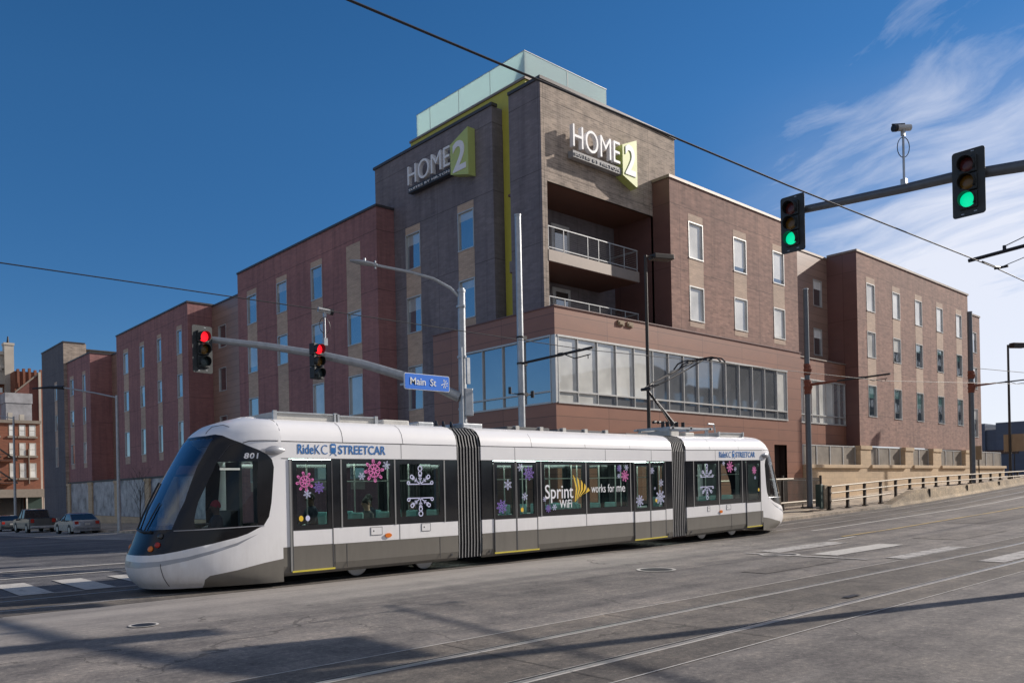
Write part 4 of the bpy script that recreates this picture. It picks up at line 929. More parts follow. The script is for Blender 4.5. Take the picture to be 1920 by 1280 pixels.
# ---- vinyl graphics on the glass and the fascia (real thin sheets)
def tri(m,x,z,a,l,w,d0=.016,d1=.019):
    ca,sa=math.cos(a),math.sin(a); P=[(0,-w),(l,-w),(l,w),(0,w)]
    m.prism([(x+p*ca-q*sa,z+p*sa+q*ca) for p,q in P],fT,d0,d1)
fl=[0]
def ring(m,x,z,r,w=.012,d0=.016,d1=.019):
    n=14; vs=[]
    for k in range(n):
        t=2*PI*k/n
        for rr in (r-w,r+w): vs.append(fT(x+rr*math.cos(t),z+rr*math.sin(t),d1))
    m.add(vs,[(2*k,2*k+1,(2*k+3)%(2*n),(2*k+2)%(2*n)) for k in range(n)])
def flake(x,z,r,mat,n=6,rot=0.0,fancy=False,parent=None):
    fl[0]+=1; r*=.9; m=MB(); e=.0003*(fl[0]%9); D0,D1=.0155+e,.0185+e; w=.05*r+.003
    for k in range(n):
        a=2*PI*k/n+rot; tri(m,x,z,a,r,w,D0,D1)
        for f_,l in ((.45,.30),(.74,.20)):
            for s in (-1,1): tri(m,x+r*f_*math.cos(a),z+r*f_*math.sin(a),a+s*.85,r*l,w*.7,D0,D1)
        if fancy: ring(m,x+r*1.0*math.cos(a),z+r*1.0*math.sin(a),r*.11,.01,D0,D1)
    tb(m,'snowflake_decal',mat,T,fixn=False)
flake(8.08,2.12,.20,M_pink,8,.2,True); flake(8.40,1.99,.14,M_purp,8); flake(8.13,1.86,.10,M_lav,6,.3)
flake(9.76,2.34,.25,M_pink,8,.1,True); flake(10.08,2.46,.11,M_lav,6,.2); flake(9.44,2.22,.10,M_lav,6)
flake(13.50,1.43,.20,M_purp,8,.2); flake(13.72,1.98,.15,M_lav,6,.5); flake(14.17,2.42,.12,M_lav,6); flake(14.46,2.27,.21,M_purp,8,.1); flake(14.30,1.67,.12,M_lav,6,.3)
flake(15.02,1.58,.08,M_lav,6); flake(15.15,1.33,.12,M_purp,8); flake(15.38,1.36,.10,M_lav,6)
flake(18.08,2.40,.12,M_purp,8); flake(18.40,2.42,.10,M_lav,6); flake(18.32,2.18,.16,M_pink,8,.2,True); flake(18.05,2.18,.08,M_lav,6)
flake(18.99,1.43,.17,M_lav,8,.2,True); flake(19.6,2.32,.12,M_lav,6); flake(20.03,1.94,.13,M_lav,6,.4); flake(19.98,1.50,.22,M_lav,8,.1,True); flake(19.72,1.78,.05,M_lav,6)
flake(23.83,2.38,.19,M_pink,8,.2,True); flake(23.45,2.50,.09,M_lav,6); flake(24.15,2.30,.09,M_lav,6); flake(25.35,2.24,.16,M_pink,8); flake(25.4,1.98,.07,M_lav,6)
def emblem(x,z,s):
    m=MB(); D=.0165
    for q in (1,-1):
        b=z+q*.16*s
        tri(m,x-.34*s,b,0,.68*s,.012,.0155,D+.002); ring(m,x-.33*s,b+q*.03,.035*s); ring(m,x+.33*s,b+q*.03,.035*s)
        for a,l in ((PI/2,.20),(PI/2+.95,.26),(PI/2-.95,.26)):
            aa=a if q>0 else -a; tri(m,x,b,aa,l*s,.012,.0155,D+.002)
            for f_ in (.45,.75):
                for t in (-.7,.7): tri(m,x+l*s*f_*math.cos(aa),b+l*s*f_*math.sin(aa),aa+t,.07*s,.010,.0155,D+.002)
            if a!=PI/2: ring(m,x+(l+.03)*s*math.cos(aa),b+(l+.03)*s*math.sin(aa),.04*s)
        ring(m,x,b+q*.25*s,.045*s); ring(m,x,b+q*.36*s,.055*s)
    tb(m,'ornament_decal',M_lav,T,fixn=False)
emblem(11.00,1.87,1.0); emblem(22.47,1.91,1.0)
for x,z,mt in ((7.98,1.36,M_sprint),(8.13,1.36,M_lav),(14.2,1.33,M_sprint),(19.78,1.42,M_sprint),(25.62,1.55,M_sprint)):
    m=MB(); m.prism([(x+.05*math.cos(2*PI*k/16),z+.06*math.sin(2*PI*k/16)) for k in range(16)],fT,.016,.019); tb(m,'sticker',mt)
# fascia lettering
def fascia(x0,s):
    text_part('fascia_lettering',"Ride",M_blue,T,fT,x0,x0+.37*s,2.69,2.89,.002,.008,bold=.008)
    text_part('fascia_lettering',"KC",M_blue,T,fT,x0+.40*s,x0+.70*s,2.69,2.885,.002,.008,bold=-.015)
    m=MB(); x=x0+.84*s; 
    for a,b,c,d in ((-.065,.065,2.73,2.90),(-.045,.045,2.90,2.915),(-.05,.05,2.705,2.725)): m.prism([(x+a*s,c),(x+b*s,c),(x+b*s,d),(x+a*s,d)],fT,.002,.008)
    for sg in (-1,1): m.prism([(x+sg*.05*s,2.70),(x+sg*.09*s,2.66),(x+sg*.075*s,2.66),(x+sg*.035*s,2.70)],fT,.002,.008)
    tb(m,'fascia_emblem',M_blue,T); m=MB(); m.prism([(x-.04*s,2.83),(x+.04*s,2.83),(x+.04*s,2.87),(x-.04*s,2.87)],fT,.008,.010); tb(m,'emblem_window',M_tw,T)
    text_part('fascia_lettering',"STREETCAR",M_blue,T,fT,x0+.97*s,x0+2.18*s,2.695,2.885,.002,.008,bold=.012)
fascia(7.94,.98); fascia(23.22,1.02)
text_part('window_lettering',"Sprint",M_wlet,T,fT,15.04,16.12,1.47,1.96,.016,.020,bold=.006)
text_part('window_lettering',"WiFi",M_wlet,T,fT,15.58,16.06,1.33,1.55,.016,.020,bold=.01)
text_part('window_lettering',"works",M_wlet,T,fT,16.86,17.46,1.72,1.95,.016,.020)
text_part('window_lettering',"for",M_wlet,T,fT,17.56,17.84,1.72,1.95,.016,.020)
text_part('window_lettering',"me",M_wlet,T,fT,17.94,18.32,1.72,1.885,.016,.020)
m=MB()
for i,(a0,a1,L1) in enumerate(((1.97,1.80,.82),(1.74,1.60,.76),(1.52,1.38,.70),(1.30,1.18,.66))): pass
tips=[(16.10,2.23),(16.26,2.17),(16.42,2.08),(16.56,1.98),(16.70,1.87),(16.72,1.80)]
low=(16.16,1.47)
for i in range(len(tips)-1):
    a=tips[i]; b=tips[i+1]; c=(b[0]-.02,b[1]-.01)
    ang=.30+.09*i
    k0=(low[0]+.05*i+.02,low[1]+.035*i); k1=(low[0]+.05*(i+1)-.005,low[1]+.035*(i+1)-.01)
    m.prism([(a[0]+.02,a[1]),(a[0]+.09,a[1]-.09),((a[0]+k1[0])/2+.14,(a[1]+k1[1])/2-.02),k1,k0,((a[0]+k0[0])/2+.09,(a[1]+k0[1])/2)],fT,.0160+.0006*i,.0195+.0006*i)
tb(m,'window_emblem',M_sprint,T,fixn=False)
# car number on the mask
def fN(u,v,d): 
    return (lambda P:(P[0],P[1]-d,P[2]))(noseP(u,v,0,0))
def th_of(x):
    lo,hi=0.0001,1.2
    for _ in range(40):
        md=(lo+hi)/2
        if noseP(md,2.66)[0]>x: lo=md
        else: hi=md
    return lo
def fN2(u,v,d): P=noseP(th_of(u),v,0,0); return (P[0],P[1]-.02-d,P[2])
text_part('car_number',"801",M_wlet,T,fN2,6.84,7.10,2.585,2.70,0,.004,bold=.03,space=1.15)
# ---- people on board (each is a thing of its own)
def skinmesh(verts,edges,rad,root=0,levels=1):
    me=bpy.data.meshes.new('b'); o=bpy.data.objects.new('b',me); C.objects.link(o); me.from_pydata(verts,edges,[])
    mo=o.modifiers.new('s','SKIN'); sv=me.skin_vertices[0].data
    for i,r_ in enumerate(rad): sv[i].radius=(r_,r_) if not isinstance(r_,tuple) else r_
    sv[root].use_root=True; mo.use_smooth_shade=True
    su=o.modifiers.new('u','SUBSURF'); su.levels=levels; su.render_levels=levels
    dg=bpy.context.evaluated_depsgraph_get(); em=bpy.data.meshes.new_from_object(o.evaluated_get(dg)); bpy.data.objects.remove(o)
    for p in em.polygons: p.use_smooth=True
    return em
M_skin=paint('skin',(.42,.26,.19),.6); M_skind=paint('skin_dark',(.14,.08,.055),.6); M_hair=paint('hair_black',(.015,.012,.012),.7); M_coatb=paint('coat_navy',(.03,.035,.055),.85); M_coatg=paint('coat_grey',(.07,.07,.075),.85); M_trou=paint('trousers',(.03,.03,.04),.9); M_redh=paint('red_knit',(.42,.04,.06),.9)
def person(x,y,zs,label,group,coat,skin,hat=None,ry=PI,stand=False,reach=False):
    """seated (hip at zs) or standing; local +X is forward; ry rotates about Z"""
    t=thing('person',(x,y,zs),label,'person',group); t.rotation_euler=(0,0,ry); WORLD[t.name]=Vector((0,0,0))
    if stand: legs={'kL':(.02,.11,-.45),'aL':(0,.12,-.86),'tL':(.16,.13,-.9),'kR':(.04,-.11,-.45),'aR':(-.02,-.12,-.86),'tR':(.14,-.13,-.9)}
    else: legs={'kL':(.44,.12,.03),'aL':(.42,.12,-.38),'tL':(.58,.13,-.43),'kR':(.44,-.12,.03),'aR':(.46,-.12,-.38),'tR':(.62,-.13,-.43)}
    hx=.34 if reach else .30
    J={'pel':(0,0,.04),'wa':(-.02,0,.22),'ch':(-.02,0,.42),'nk':(0,0,.58),'he':(.02,0,.68),'to':(.02,0,.80),
       'sL':(-.01,.19,.50),'eL':(.08,.25,.24),'wL':(hx,.16,.24 if reach else .12),'sR':(-.01,-.19,.50),'eR':(.08,-.25,.24),'wR':(hx,-.16,.24 if reach else .12),'hL':(.01,.10,.02),'hR':(.01,-.10,.02),**legs}
    K=list(J); rad={'pel':.15,'wa':(.12,.15),'ch':(.12,.17),'nk':.055,'he':.085,'to':.07,'sL':.07,'eL':.048,'wL':.034,'sR':.07,'eR':.048,'wR':.034,'hL':.09,'hR':.09,'kL':.062,'kR':.062,'aL':.042,'aR':.042,'tL':.04,'tR':.04}
    E=[('pel','wa'),('wa','ch'),('ch','nk'),('nk','he'),('he','to'),('ch','sL'),('sL','eL'),('eL','wL'),('ch','sR'),('sR','eR'),('eR','wR'),('pel','hL'),('hL','kL'),('kL','aL'),('aL','tL'),('pel','hR'),('hR','kR'),('kR','aR'),('aR','tR')]
    em=skinmesh([J[k] for k in K],[(K.index(a),K.index(b)) for a,b in E],[rad[k] for k in K])
    bo=bpy.data.objects.new('body',em); C.objects.link(bo); bo.parent=t; em.materials.append(coat); em.materials.append(skin); em.materials.append(M_trou)
    for p in em.polygons:
        z=p.center.z
        if z>.585: p.material_index=1
        elif p.center.x>.06 and z<.15 and abs(p.center.y)<.2 and not(p.center.x>hx-.06 and z>.09): p.material_index=2
        elif z<.0: p.material_index=2
    # head with nose and ears, hands with fingers
    m=MB(); rows=[]
    for i in range(9):
        a=PI*i/8; rows.append([(.03+.095*math.sin(a)*math.cos(b)*(1.0 if math.cos(b)>0 else 1.05),.075*math.sin(a)*math.sin(b),.755+.125*math.cos(a)-(.015 if a>2 else 0)) for b in [2*PI*k/14 for k in range(14)]])
    m.grid(rows,close=True); m.tube([(.115,0,.77),(.15,0,.735),(.12,0,.728)],.014,6)
    for s in (-1,1): m.tube([(.02,s*.075,.77),(.01,s*.088,.75),(.02,s*.075,.73)],.014,6)
    m.build('head',skin,t,smooth='all')
    m=MB()
    for s in (-1,1):
        z=J['wL'][2]; m.box(hx,hx+.09,s*.16-.038,s*.16+.038,z-.015,z+.015)
        for k in range(4): m.tube([(hx+.085,s*.16-.03+.02*k,z),(hx+.12,s*.16-.03+.02*k,z-.01),(hx+.14+(.01 if k in(1,2) else 0),s*.16-.03+.02*k,z-.035)],.0085,6)
        m.tube([(hx+.03,s*.16-s*.035,z),(hx+.07,s*.16-s*.06,z-.01)],.010,6)
    m.build('hands',skin,t)
    m=MB(); rows=[]
    for i in range(6):
        a=PI*.56*i/5; rows.append([(.02+.108*math.sin(a)*math.cos(b),.086*math.sin(a)*math.sin(b),.765+.135*math.cos(a)+(.03 if math.cos(b)>.5 and i>3 else 0)) for b in [2*PI*k/14 for k in range(14)]])
    m.grid(rows,close=True); m.build('hat' if hat else 'hair',hat or M_hair,t,smooth='all')
    m=MB()
    for s in (-1,1): m.tube([(.118,s*.03,.775),(.123,s*.03,.775)],.009,8)
    m.tube([(.122,-.022,.70),(.128,0,.698),(.122,.022,.70)],.005,5)
    m.build('face_features',M_hair,t)
    return t
person(6.72,YC-.12,.88,'driver in a red knit cap and dark coat in the front cab','people aboard the streetcar',M_coatb,M_skind,M_redh,reach=True)
person(9.92,YN+.55,.86,'passenger in a dark coat seen in the first large window, left of two heads','people aboard the streetcar',M_coatg,M_skin)
person(10.32,YN+1.1,.93,'dark-haired passenger in the first large window, right of two heads','people aboard the streetcar',M_coatb,M_skind)
person(11.25,YN+.62,.86,'passenger in a grey coat behind the ornament decal of the second window','people aboard the streetcar',M_coatg,M_skin)
person(8.75,YC-.35,1.0,'passenger in a dark coat behind the front door glass','people aboard the streetcar',M_coatb,M_skind)
# ================================================================== SIGNALS AND POLES
M_lens={'red':emis('signal_red_lit',(1,.01,.02),1.5),'green':emis('signal_green_lit',(.0,.72,.34),.85)}
M_lensoff={'red':paint('signal_red_off',(.10,.02,.02),.25),'amber':paint('signal_amber_off',(.16,.08,.01),.25),'green':paint('signal_green_off',(.05,.07,.07),.25)}
M_sig=paint('signal_housing',(.018,.022,.024),.5,0,.15); M_bp=paint('signal_backplate',(.035,.04,.043),.6,0,.2)
def signal(loc,rz,lit,label,bp=True,sc_=1.0):
    """three-lens vertical signal; local -Y faces traffic"""
    t=thing('traffic_signal',loc,label,'traffic light','traffic lights on the mast arms'); t.rotation_euler=(0,0,rz); WORLD[t.name]=Vector((0,0,0)); t.scale=(sc_,)*3
    m=MB()
    for k in range(3): zc=.36-.36*k; m.box(-.17,.17,-.10,.12,zc-.172,zc+.172)
    m.build('housing',M_sig,t,bevel=.02)
    if bp:
        m=MB(); w,h,r=.31,.68,.06; poly=[]
        for cx,cz,a0 in ((w-r,h-r,0),(-w+r,h-r,90),(-w+r,-h+r,180),(w-r,-h+r,270)):
            for k in range(5): a=R(a0+22.5*k); poly.append((cx+r*math.cos(a),cz+r*math.sin(a)))
        m.prism(poly,lambda u,v,d:(u,-.03-d,v),0,.006); m.build('backplate',M_bp,t)
        m=MB()
        for x,z in ((-.12,-.62),(.12,-.60),(.08,.63)): m.box(x-.03,x+.03,-.042,-.037,z-.008,z+.008)
        m.build('backplate_clip',M_galv,t)
    for k,c in enumerate(('red','amber','green')):
        zc=.36-.36*k; m=MB(); n=24
        pr=[(.148,-.105),(.14,-.115),(.10,-.128),(.05,-.134)]
        m.grid([[(rr*math.cos(2*PI*i/n),y,zc+rr*math.sin(2*PI*i/n)) for i in range(n)] for rr,y in pr],close=True); m.add([(.05*math.cos(2*PI*i/n),-.134,zc+.05*math.sin(2*PI*i/n)) for i in range(n)],[tuple(range(n))])
        m.build('lens',M_lens[c] if c==lit else M_lensoff[c],t,smooth=True)
        m=MB(); arc=[R(-40+260*i/18) for i in range(19)]
        m.grid([[(.158*math.cos(a),-.10,zc+.158*math.sin(a)) for a in arc],[(.158*math.cos(a),-.30+.09*(1-math.sin(a))/2*1.3,zc+.158*math.sin(a)-.02) for a in arc],
                [(.152*math.cos(a),-.30+.09*(1-math.sin(a))/2*1.3,zc+.152*math.sin(a)-.02) for a in arc],[(.152*math.cos(a),-.10,zc+.152*math.sin(a)) for a in arc]])
        m.build('visor',M_sig,t)
    m=MB(); m.box(-.03,.03,.12,.24,-.35,.35); m.build('mounting_bracket',M_galv,t)
    return t
GR='traffic lights on the mast arms'
signal((19.63,6.325,8.42),R(-90),'green','larger green-lit traffic light, nearest the right edge',sc_=1.08)
signal((19.63,10.50,8.58),R(-90),'green','green-lit traffic light at the tip of the right mast arm',sc_=1.08)
signal((9.52,24.15,6.24),R(8),'red','red-lit traffic light with a backplate at the tip of the left mast arm',sc_=1.04)
signal((12.14,22.0,5.84),R(12),'red','red-lit traffic light halfway along the left mast arm',bp=False)
def camera_unit(base,top,rz,label):
    t=thing('traffic_camera',base,label,'camera'); x,y,z=base; H_=top-z
    m=MB(); m.tube([(x,y,z-.12),(x,y,z+H_)],.028,8); m.build('stand_pipe',M_galv,t,smooth=True)
    m=MB(); a=rz; u=Vector((math.cos(a),math.sin(a),-.12)).normalized(); c=Vector((x,y,z+H_+.14))
    m.tube([c-u*.20,c+u*.20],.075,14); m.build('camera_body',M_alu,t,smooth=True)
    m=MB(); m.tube([c+u*.18,c+u*.27],.085,14); m.tube([c-u*.05+Vector((0,0,.09)),c+u*.30+Vector((0,0,.085))],.02,6); m.build('lens_hood',M_blackm,t,smooth=True)
    m=MB(); m.box(x-.04,x+.04,y-.04,y+.04,z+H_-.05,z+H_+.08); m.build('bracket',M_galv,t)
    s=Vector((-math.sin(a),math.cos(a),0)); cc=Vector((x,y,z+H_-.32)); m=MB(); P=[cc+u*.17*math.sin(2*PI*k/16)+Vector((0,0,.24*math.cos(2*PI*k/16))) for k in range(17)]; m.tube(P,.010,5); m.build('cable_loop',M_black,t)
    m=MB(); m.box(x-.06,x+.06,y-.06,y+.06,z-.14,z+.08); m.build('clamp',M_galv,t); return t
camera_unit((19.8,7.78,8.9),10.05,R(152),'white traffic camera on a thin stand pipe above the right mast arm')
camera_unit((12.48,22.05,6.5),7.28,R(-10),'small traffic camera on a stand pipe over the left mast arm')
def fit_bands(t,x,y,zs,r,mat):
    for z in zs: m=MB(); m.tube([(x,y,z-.035),(x,y,z+.035)],r,16); m.box(x-.03,x+.03,y-r-.05,y-r+.01,z-.03,z+.03); m.build('clamp_band',mat,t)
# right mast arm (pole stands outside the frame)
t=thing('mast_arm_pole',(19.8,2.6,0),'grey steel mast arm reaching in from the right edge with two green lights','traffic pole')
m=MB(); m.tube([(19.8,2.6,0),(19.8,2.6,9.3)],.19,18,r2=.13); m.tube([(19.8,2.6,.0),(19.8,2.6,.07)],.32,18); m.build('pole',M_galv,t,smooth=True)
m=MB(); m.tube([(19.8,2.6,8.05),(19.8,3.6,8.3),(19.8,5.3,8.53),(19.8,6.76,8.71),(19.8,7.8,8.76),(19.8,10.22,8.93),(19.8,10.75,8.96)],.145,16,r2=.085); m.build('arm',M_pole,t,smooth=True)
m=MB(); m.box(19.6,20.0,2.38,2.84,7.7,8.4); m.build('arm_flange',M_galv,t,bevel=.02)
t=thing('street_name_sign',(19.62,4.0,7.7),'street sign panel on the right mast arm beyond the frame, known by its shadow','street sign')
m=MB(); m.box(19.60,19.64,3.0,4.9,7.15,8.15); m.build('sign_plate',M_signblue,t,bevel=.01); m=MB(); m.box(19.64,19.72,3.9,4.0,7.4,8.5); m.build('sign_bracket',M_galv,t)
# corner pole with the left mast arm, street lamp and name sign
t=thing('mast_arm_pole',(15.7,19.4,.15),'galvanised corner pole behind the streetcar with a lamp and a long arm to the left','traffic pole')
m=MB(); m.tube([(15.65,19.4,.15),(15.72,19.4,7.95)],.135,20,r2=.115); m.build('pole',M_galv,t,smooth=True)
m=MB(); m.tube([(15.72,19.4,7.95),(15.72,19.4,8.02)],.13,16); m.tube([(15.72,19.4,8.02),(15.72,19.4,8.07)],.1,16); m.build('pole_cap',M_galv,t)
arm=[(15.6,19.45,4.72),(15.1,19.85,5.02),(14.34,20.5,5.37),(13.35,21.33,5.78),(12.34,22.18,6.09),(11.13,23.2,6.37),(9.8,24.32,6.60)]
m=MB(); m.tube(arm,.165,16,r2=.095); m.build('mast_arm',M_galv,t,smooth=True)
m=MB(); m.obox((15.78,19.25,4.55),(.13,-.03,0),(.03,.1,0),(0,0,.42)); m.build('arm_bracket',M_galv,t,bevel=.02)
fit_bands(t,15.69,19.4,(5.95,4.35,7.5,3.9),.145,M_galv)
m=MB(); m.box(15.48,15.52,19.15,19.2,3.2,6.2); m.box(15.66,15.78,19.12,19.2,5.1,5.9); m.build('conduit',M_galv,t)
m=MB(); m.tube([(15.7,19.4,7.75),(15.45,19.6,8.08),(15.05,19.9,8.36),(14.55,20.32,8.56),(13.95,20.83,8.73),(13.7,21.03,8.80)],.05,10,r2=.04); m.build('lamp_arm',M_galv,t,smooth=True)
lp=MB(); A=Vector((13.75,21.0,8.80)); dirn=Vector((-.76,.64,.17)).normalized(); sd=Vector((.64,.76,0)).normalized(); up=sd.cross(dirn)*-1
rows=[]
for i in range(11):
    k=i/10; w_=.05+.12*math.sin(PI*min(1,k*1.02))**.6*(1 if k<.95 else .5); hh=.035+.035*math.sin(PI*min(1,k*1.05))
    c=A+dirn*(.85*k); rows.append([tuple(c+sd*w_*math.cos(a)+Vector((0,0,1))*hh*math.sin(a)) for a in [2*PI*q/14 for q in range(14)]])
lp.grid(rows,close=True); lp.add(rows[0],[tuple(range(14))]); lp.add(rows[-1],[tuple(range(14))]); lh=lp.build('lamp_head',M_galv,t,smooth=True)
m=MB(); c=A+dirn*.08; m.tube([c-sd*.09,c+sd*.09],.05,8); m.tube([c+Vector((0,0,-.12)),c+Vector((0,0,.12))],.025,6); m.build('lamp_clamp',M_galv,lh); m=MB(); c2=A+dirn*.4+Vector((0,0,.04)); m.tube([c2,c2+Vector((0,0,.11))],.035,8); m.build('photocell',M_galv,lh)
t=thing('street_name_sign',(14.4,19.72,4.9),'blue street name sign reading Main St, hung on the left mast arm','street sign')
def fS(u,v,d): return (u*0.97617,19.25-d,1.9+(v-1.9)*0.97617)
def rrect(u0,u1,v0,v1,r):
    P=[]
    for cx,cz,a0 in ((u1-r,v1-r,0),(u0+r,v1-r,90),(u0+r,v0+r,180),(u1-r,v0+r,270)):
        for k in range(4): a=R(a0+30*k); P.append((cx+r*math.cos(a),cz+r*math.sin(a)))
    return P
m=MB(); m.prism(rrect(13.73,15.40,4.88,5.36,.05),fS,0,.04); m.build('sign_border',M_signw,t)
m=MB(); m.prism(rrect(13.748,15.382,4.897,5.343,.04),fS,.041,.045); m.build('sign_face',M_signblue,t)
text_part('sign_lettering',"Main",M_signw,t,fS,13.93,14.49,5.02,5.235,.048,.056,bold=.014); text_part('sign_lettering',"St",M_signw,t,fS,14.66,14.88,5.02,5.235,.048,.056,bold=.014)
m=MB()
for i in range(5):
    a=R(100-42*i); m.prism([(15.2+.03*math.cos(a),5.10+.03*math.sin(a)),(15.2+.13*math.cos(a-.2),5.12+.13*math.sin(a-.2)),(15.2+.13*math.cos(a+.1),5.12+.13*math.sin(a+.1))],fS,.046,.049)
m.prism([(15.07,5.06),(15.24,5.13),(15.24,5.15),(15.07,5.09)],fS,.046,.05); m.prism([(15.15,5.0),(15.19,5.10),(15.21,5.10),(15.18,4.99)],fS,.046,.05)
m.build('sign_emblem',M_lensoff['green'] if 0 else M_signw,t)
m=MB(); m.box(14.2,14.26,19.25,20.6,5.1,5.16); m.build('sign_bracket',M_galv,t); m=MB(); m.box(14.95,15.0,19.25,19.95,4.95,5.0); m.build('sign_bracket',M_galv,t)
# ---- overhead line poles
def ocs(x,y,z0,z1,r,label,armz,yend,rust,far=0):
    t=thing('overhead_line_pole',(x,y,z0),label,'pole','poles carrying the overhead line')
    m=MB(); m.tube([(x,y,z0),(x,y,z1)],r,20,r2=r*.86); m.build('pole',M_pole if rust else M_galv,t,smooth=True)
    m=MB(); m.tube([(x,y,z1),(x,y,z1+.05)],r*.97,20); m.build('pole_cap',M_galv,t)
    m=MB(); m.box(x-.32,x+.32,y-.32,y+.32,z0-.02,z0+.06); 
    for a in (-.24,.24):
        for b in (-.24,.24): m.tube([(x+a,y+b,z0+.05),(x+a,y+b,z0+.2)],.03,8)
    m.build('base_plate',M_blackm,t)
    m=MB(); m.tube([(x,y-r,armz),(x,yend-.25,armz+.08)],.042,8); m.build('cantilever_arm',M_blackm,t)
    m=MB(); m.tube([(x,yend+.9,armz+.02),(x+.05,yend+.55,armz-.14),(x+.05,yend-.1,armz-.10)],.018,6); m.tube([(x+.05,yend,armz-.10),(x+.05,yend,armz-.22)],.015,6); m.tube([(x,yend+1.2,armz+.05),(x,yend+1.0,armz+.05)],.06,8); m.build('registration_arm',M_blackm,t)
    if rust:
        for zc,h in ((armz+.75,.55),(armz-.1,.7)):
            m=MB(); rows=[]
            for i in range(9):
                rr=r*1.06+.045*math.sin(PI*i/8)*(1+.5*math.sin(i*2.1)); zz=zc+h*(i/8-.5)
                rows.append([(x+rr*math.cos(2*PI*q/12+.3*i),y+rr*math.sin(2*PI*q/12+.3*i)-.04*math.sin(PI*i/8),zz) for q in range(12)])
            m.grid(rows,close=True); m.build('rust_wrap',M_rust,t)
        m=MB(); m.tube([(x,y-r,armz),(x,y-1.5,armz+.04)],.075,8,r2=.05); m.build('arm_wrap',M_rust,t)
    else:
        for zc in (armz,armz+.85,armz-1.0):
            m=MB(); m.tube([(x,y,zc-.03),(x,y,zc+.03)],r*1.1,16); m.box(x+r*.9,x+r+.14,y-.05,y+.05,zc-.06,zc+.06); m.build('pole_band',M_blackm,t)
        m=MB(); m.tube([(x-.5,y,armz-1.0),(x+.5,y,armz-1.0)],.018,6); m.tube([(x-.5,y,armz-1.02),(x-.5,y,armz-.8)],.05,8); m.tube([(x+.5,y,armz-1.08),(x+.5,y,armz-.86)],.06,8); m.build('camera_bracket',M_blackm,t)
    return t
ocs(17.98,19.2,.2,10.72,.118,'plain blue-grey line pole behind the streetcar, before the corner tower',5.93,16.3,False)
ocs(37.1,19.3,.62,11.2,.14,'blue-grey line pole with rusty wraps just right of the streetcar',6.58,15.6,True)
ocs(59.9,19.45,1.4,13.1,.18,'blue-grey line pole with rusty wraps behind the concrete barrier',8.12,16.2,True)
t=thing('overhead_line_pole',(21.5,-3.2,.15),'line pole whose dark arm tip pokes in at the right edge','pole','poles carrying the overhead line')
m=MB(); m.tube([(21.5,-3.2,.15),(21.5,-3.2,9.5)],.2,18,r2=.17); m.build('pole',M_pole,t,smooth=True)
m=MB(); m.tube([(21.5,-3.1,7.9),(21.5,6.98,7.17)],.045,8); m.build('tip_tube',M_blackm,t)
m=MB(); m.tube([(21.5,6.2,7.24),(21.5,6.2,7.36)],.04,8); m.tube([(21.5,6.2,7.34),(21.5,4.2,7.95)],.012,5); m.tube([(21.55,6.7,7.1),(21.8,6.5,6.97),(22.1,6.45,6.99)],.025,6); m.tube([(22.1,6.3,7.0),(22.1,6.6,7.0)],.03,6); m.tube([(22.1,6.4,7.02),(21.6,5.0,7.22)],.010,5); m.build('insulator',M_blackm,t)
def wire(pts,r,label,par=None):
    m=MB(); m.tube(pts,r,5); o=m.build('overhead_wire',M_wire); tag(o,label,'wire','overhead line wires'); return o
wire([(-30,6.5,6.6),(4,6.5,6.45),(12,6.5,6.62),(21.6,6.5,6.95),(40,6.5,7.2),(60,6.5,7.7),(120,6.5,8.6)],.014,'thick black wire crossing the sky from top centre to the right')
wire([(-30,16.4,6.1),(3,16.4,6.01),(9,16.3,5.99),(17.9,16.35,5.98),(24.2,16.5,6.215),(37.1,15.7,6.38),(59.9,16.2,7.9),(120,16.2,9.2)],.012,'thin overhead wire above the streetcar, touched by its pantograph')
wire([(59.9,19.4,9.35),(75,13,8.7),(90,7,8.3)],.02,'short dark stay wire running right from the far overhead line pole')
# ---- lamps on plain poles
def lamp(x,y,z0,z1,head,label,col,r=.085,w=.62):
    t=thing('street_lamp',(x,y,z0),label,'street lamp')
    m=MB(); m.tube([(x,y,z0),(x,y,z1)],r,14,r2=r*.75); m.tube([(x,y,z0),(x,y,z0+.35)],r*1.7,14); m.build('pole',col,t,smooth=True)
    dx,dy=head; m=MB(); m.tube([(x,y,z1-.05),(x+dx*.4,y+dy*.4,z1-.02)],.04,8); m.build('lamp_arm',col,t)
    m=MB(); c=(x+dx*.75,y+dy*.75,z1); u=Vector((dx,dy,.05)).normalized(); v=Vector((-u.y,u.x,0)).normalized(); wv=u.cross(v); m.obox(c,u*w*.5,v*.22,wv*(.10+.09*(w>1))); m.build('lamp_head',col,t,bevel=.03)
    return t
lamp(24.85,19.4,.25,10.72,(1.0,-.25),'dark bronze street lamp with a box head, behind the pantograph',M_bronze,.08,.95)
lamp(69.0,19.8,1.75,11.9,(1.3,-.5),'slim dark street lamp with a flat head at the far right',M_bronze,.10,1.3)
t=thing('street_lamp',(16.9,57.5,-.6),'pale galvanised street lamp with a long arm on the side street','street lamp')
m=MB(); m.tube([(16.9,57.5,-.75),(16.9,57.5,8.6)],.12,14,r2=.08); m.build('pole',M_galv,t,smooth=True)
m=MB(); m.tube([(16.9,57.5,8.45),(16.0,59.0,8.85),(14.6,61.2,9.35)],.05,8); m.build('lamp_arm',M_galv,t)
m=MB(); m.tube([(14.6,61.2,9.35),(14.0,62.2,9.45),(13.2,63.4,9.42)],.13,8,r2=.05); m.build('lamp_head',M_blackm,t)
t=thing('street_lamp',(18.4,97,-1.2),'slim street lamp before the old orange brick building','street lamp')
m=MB(); m.tube([(18.4,97,-1.3),(18.4,97,10.4)],.14,12,r2=.09); m.build('pole',M_galv,t,smooth=True)
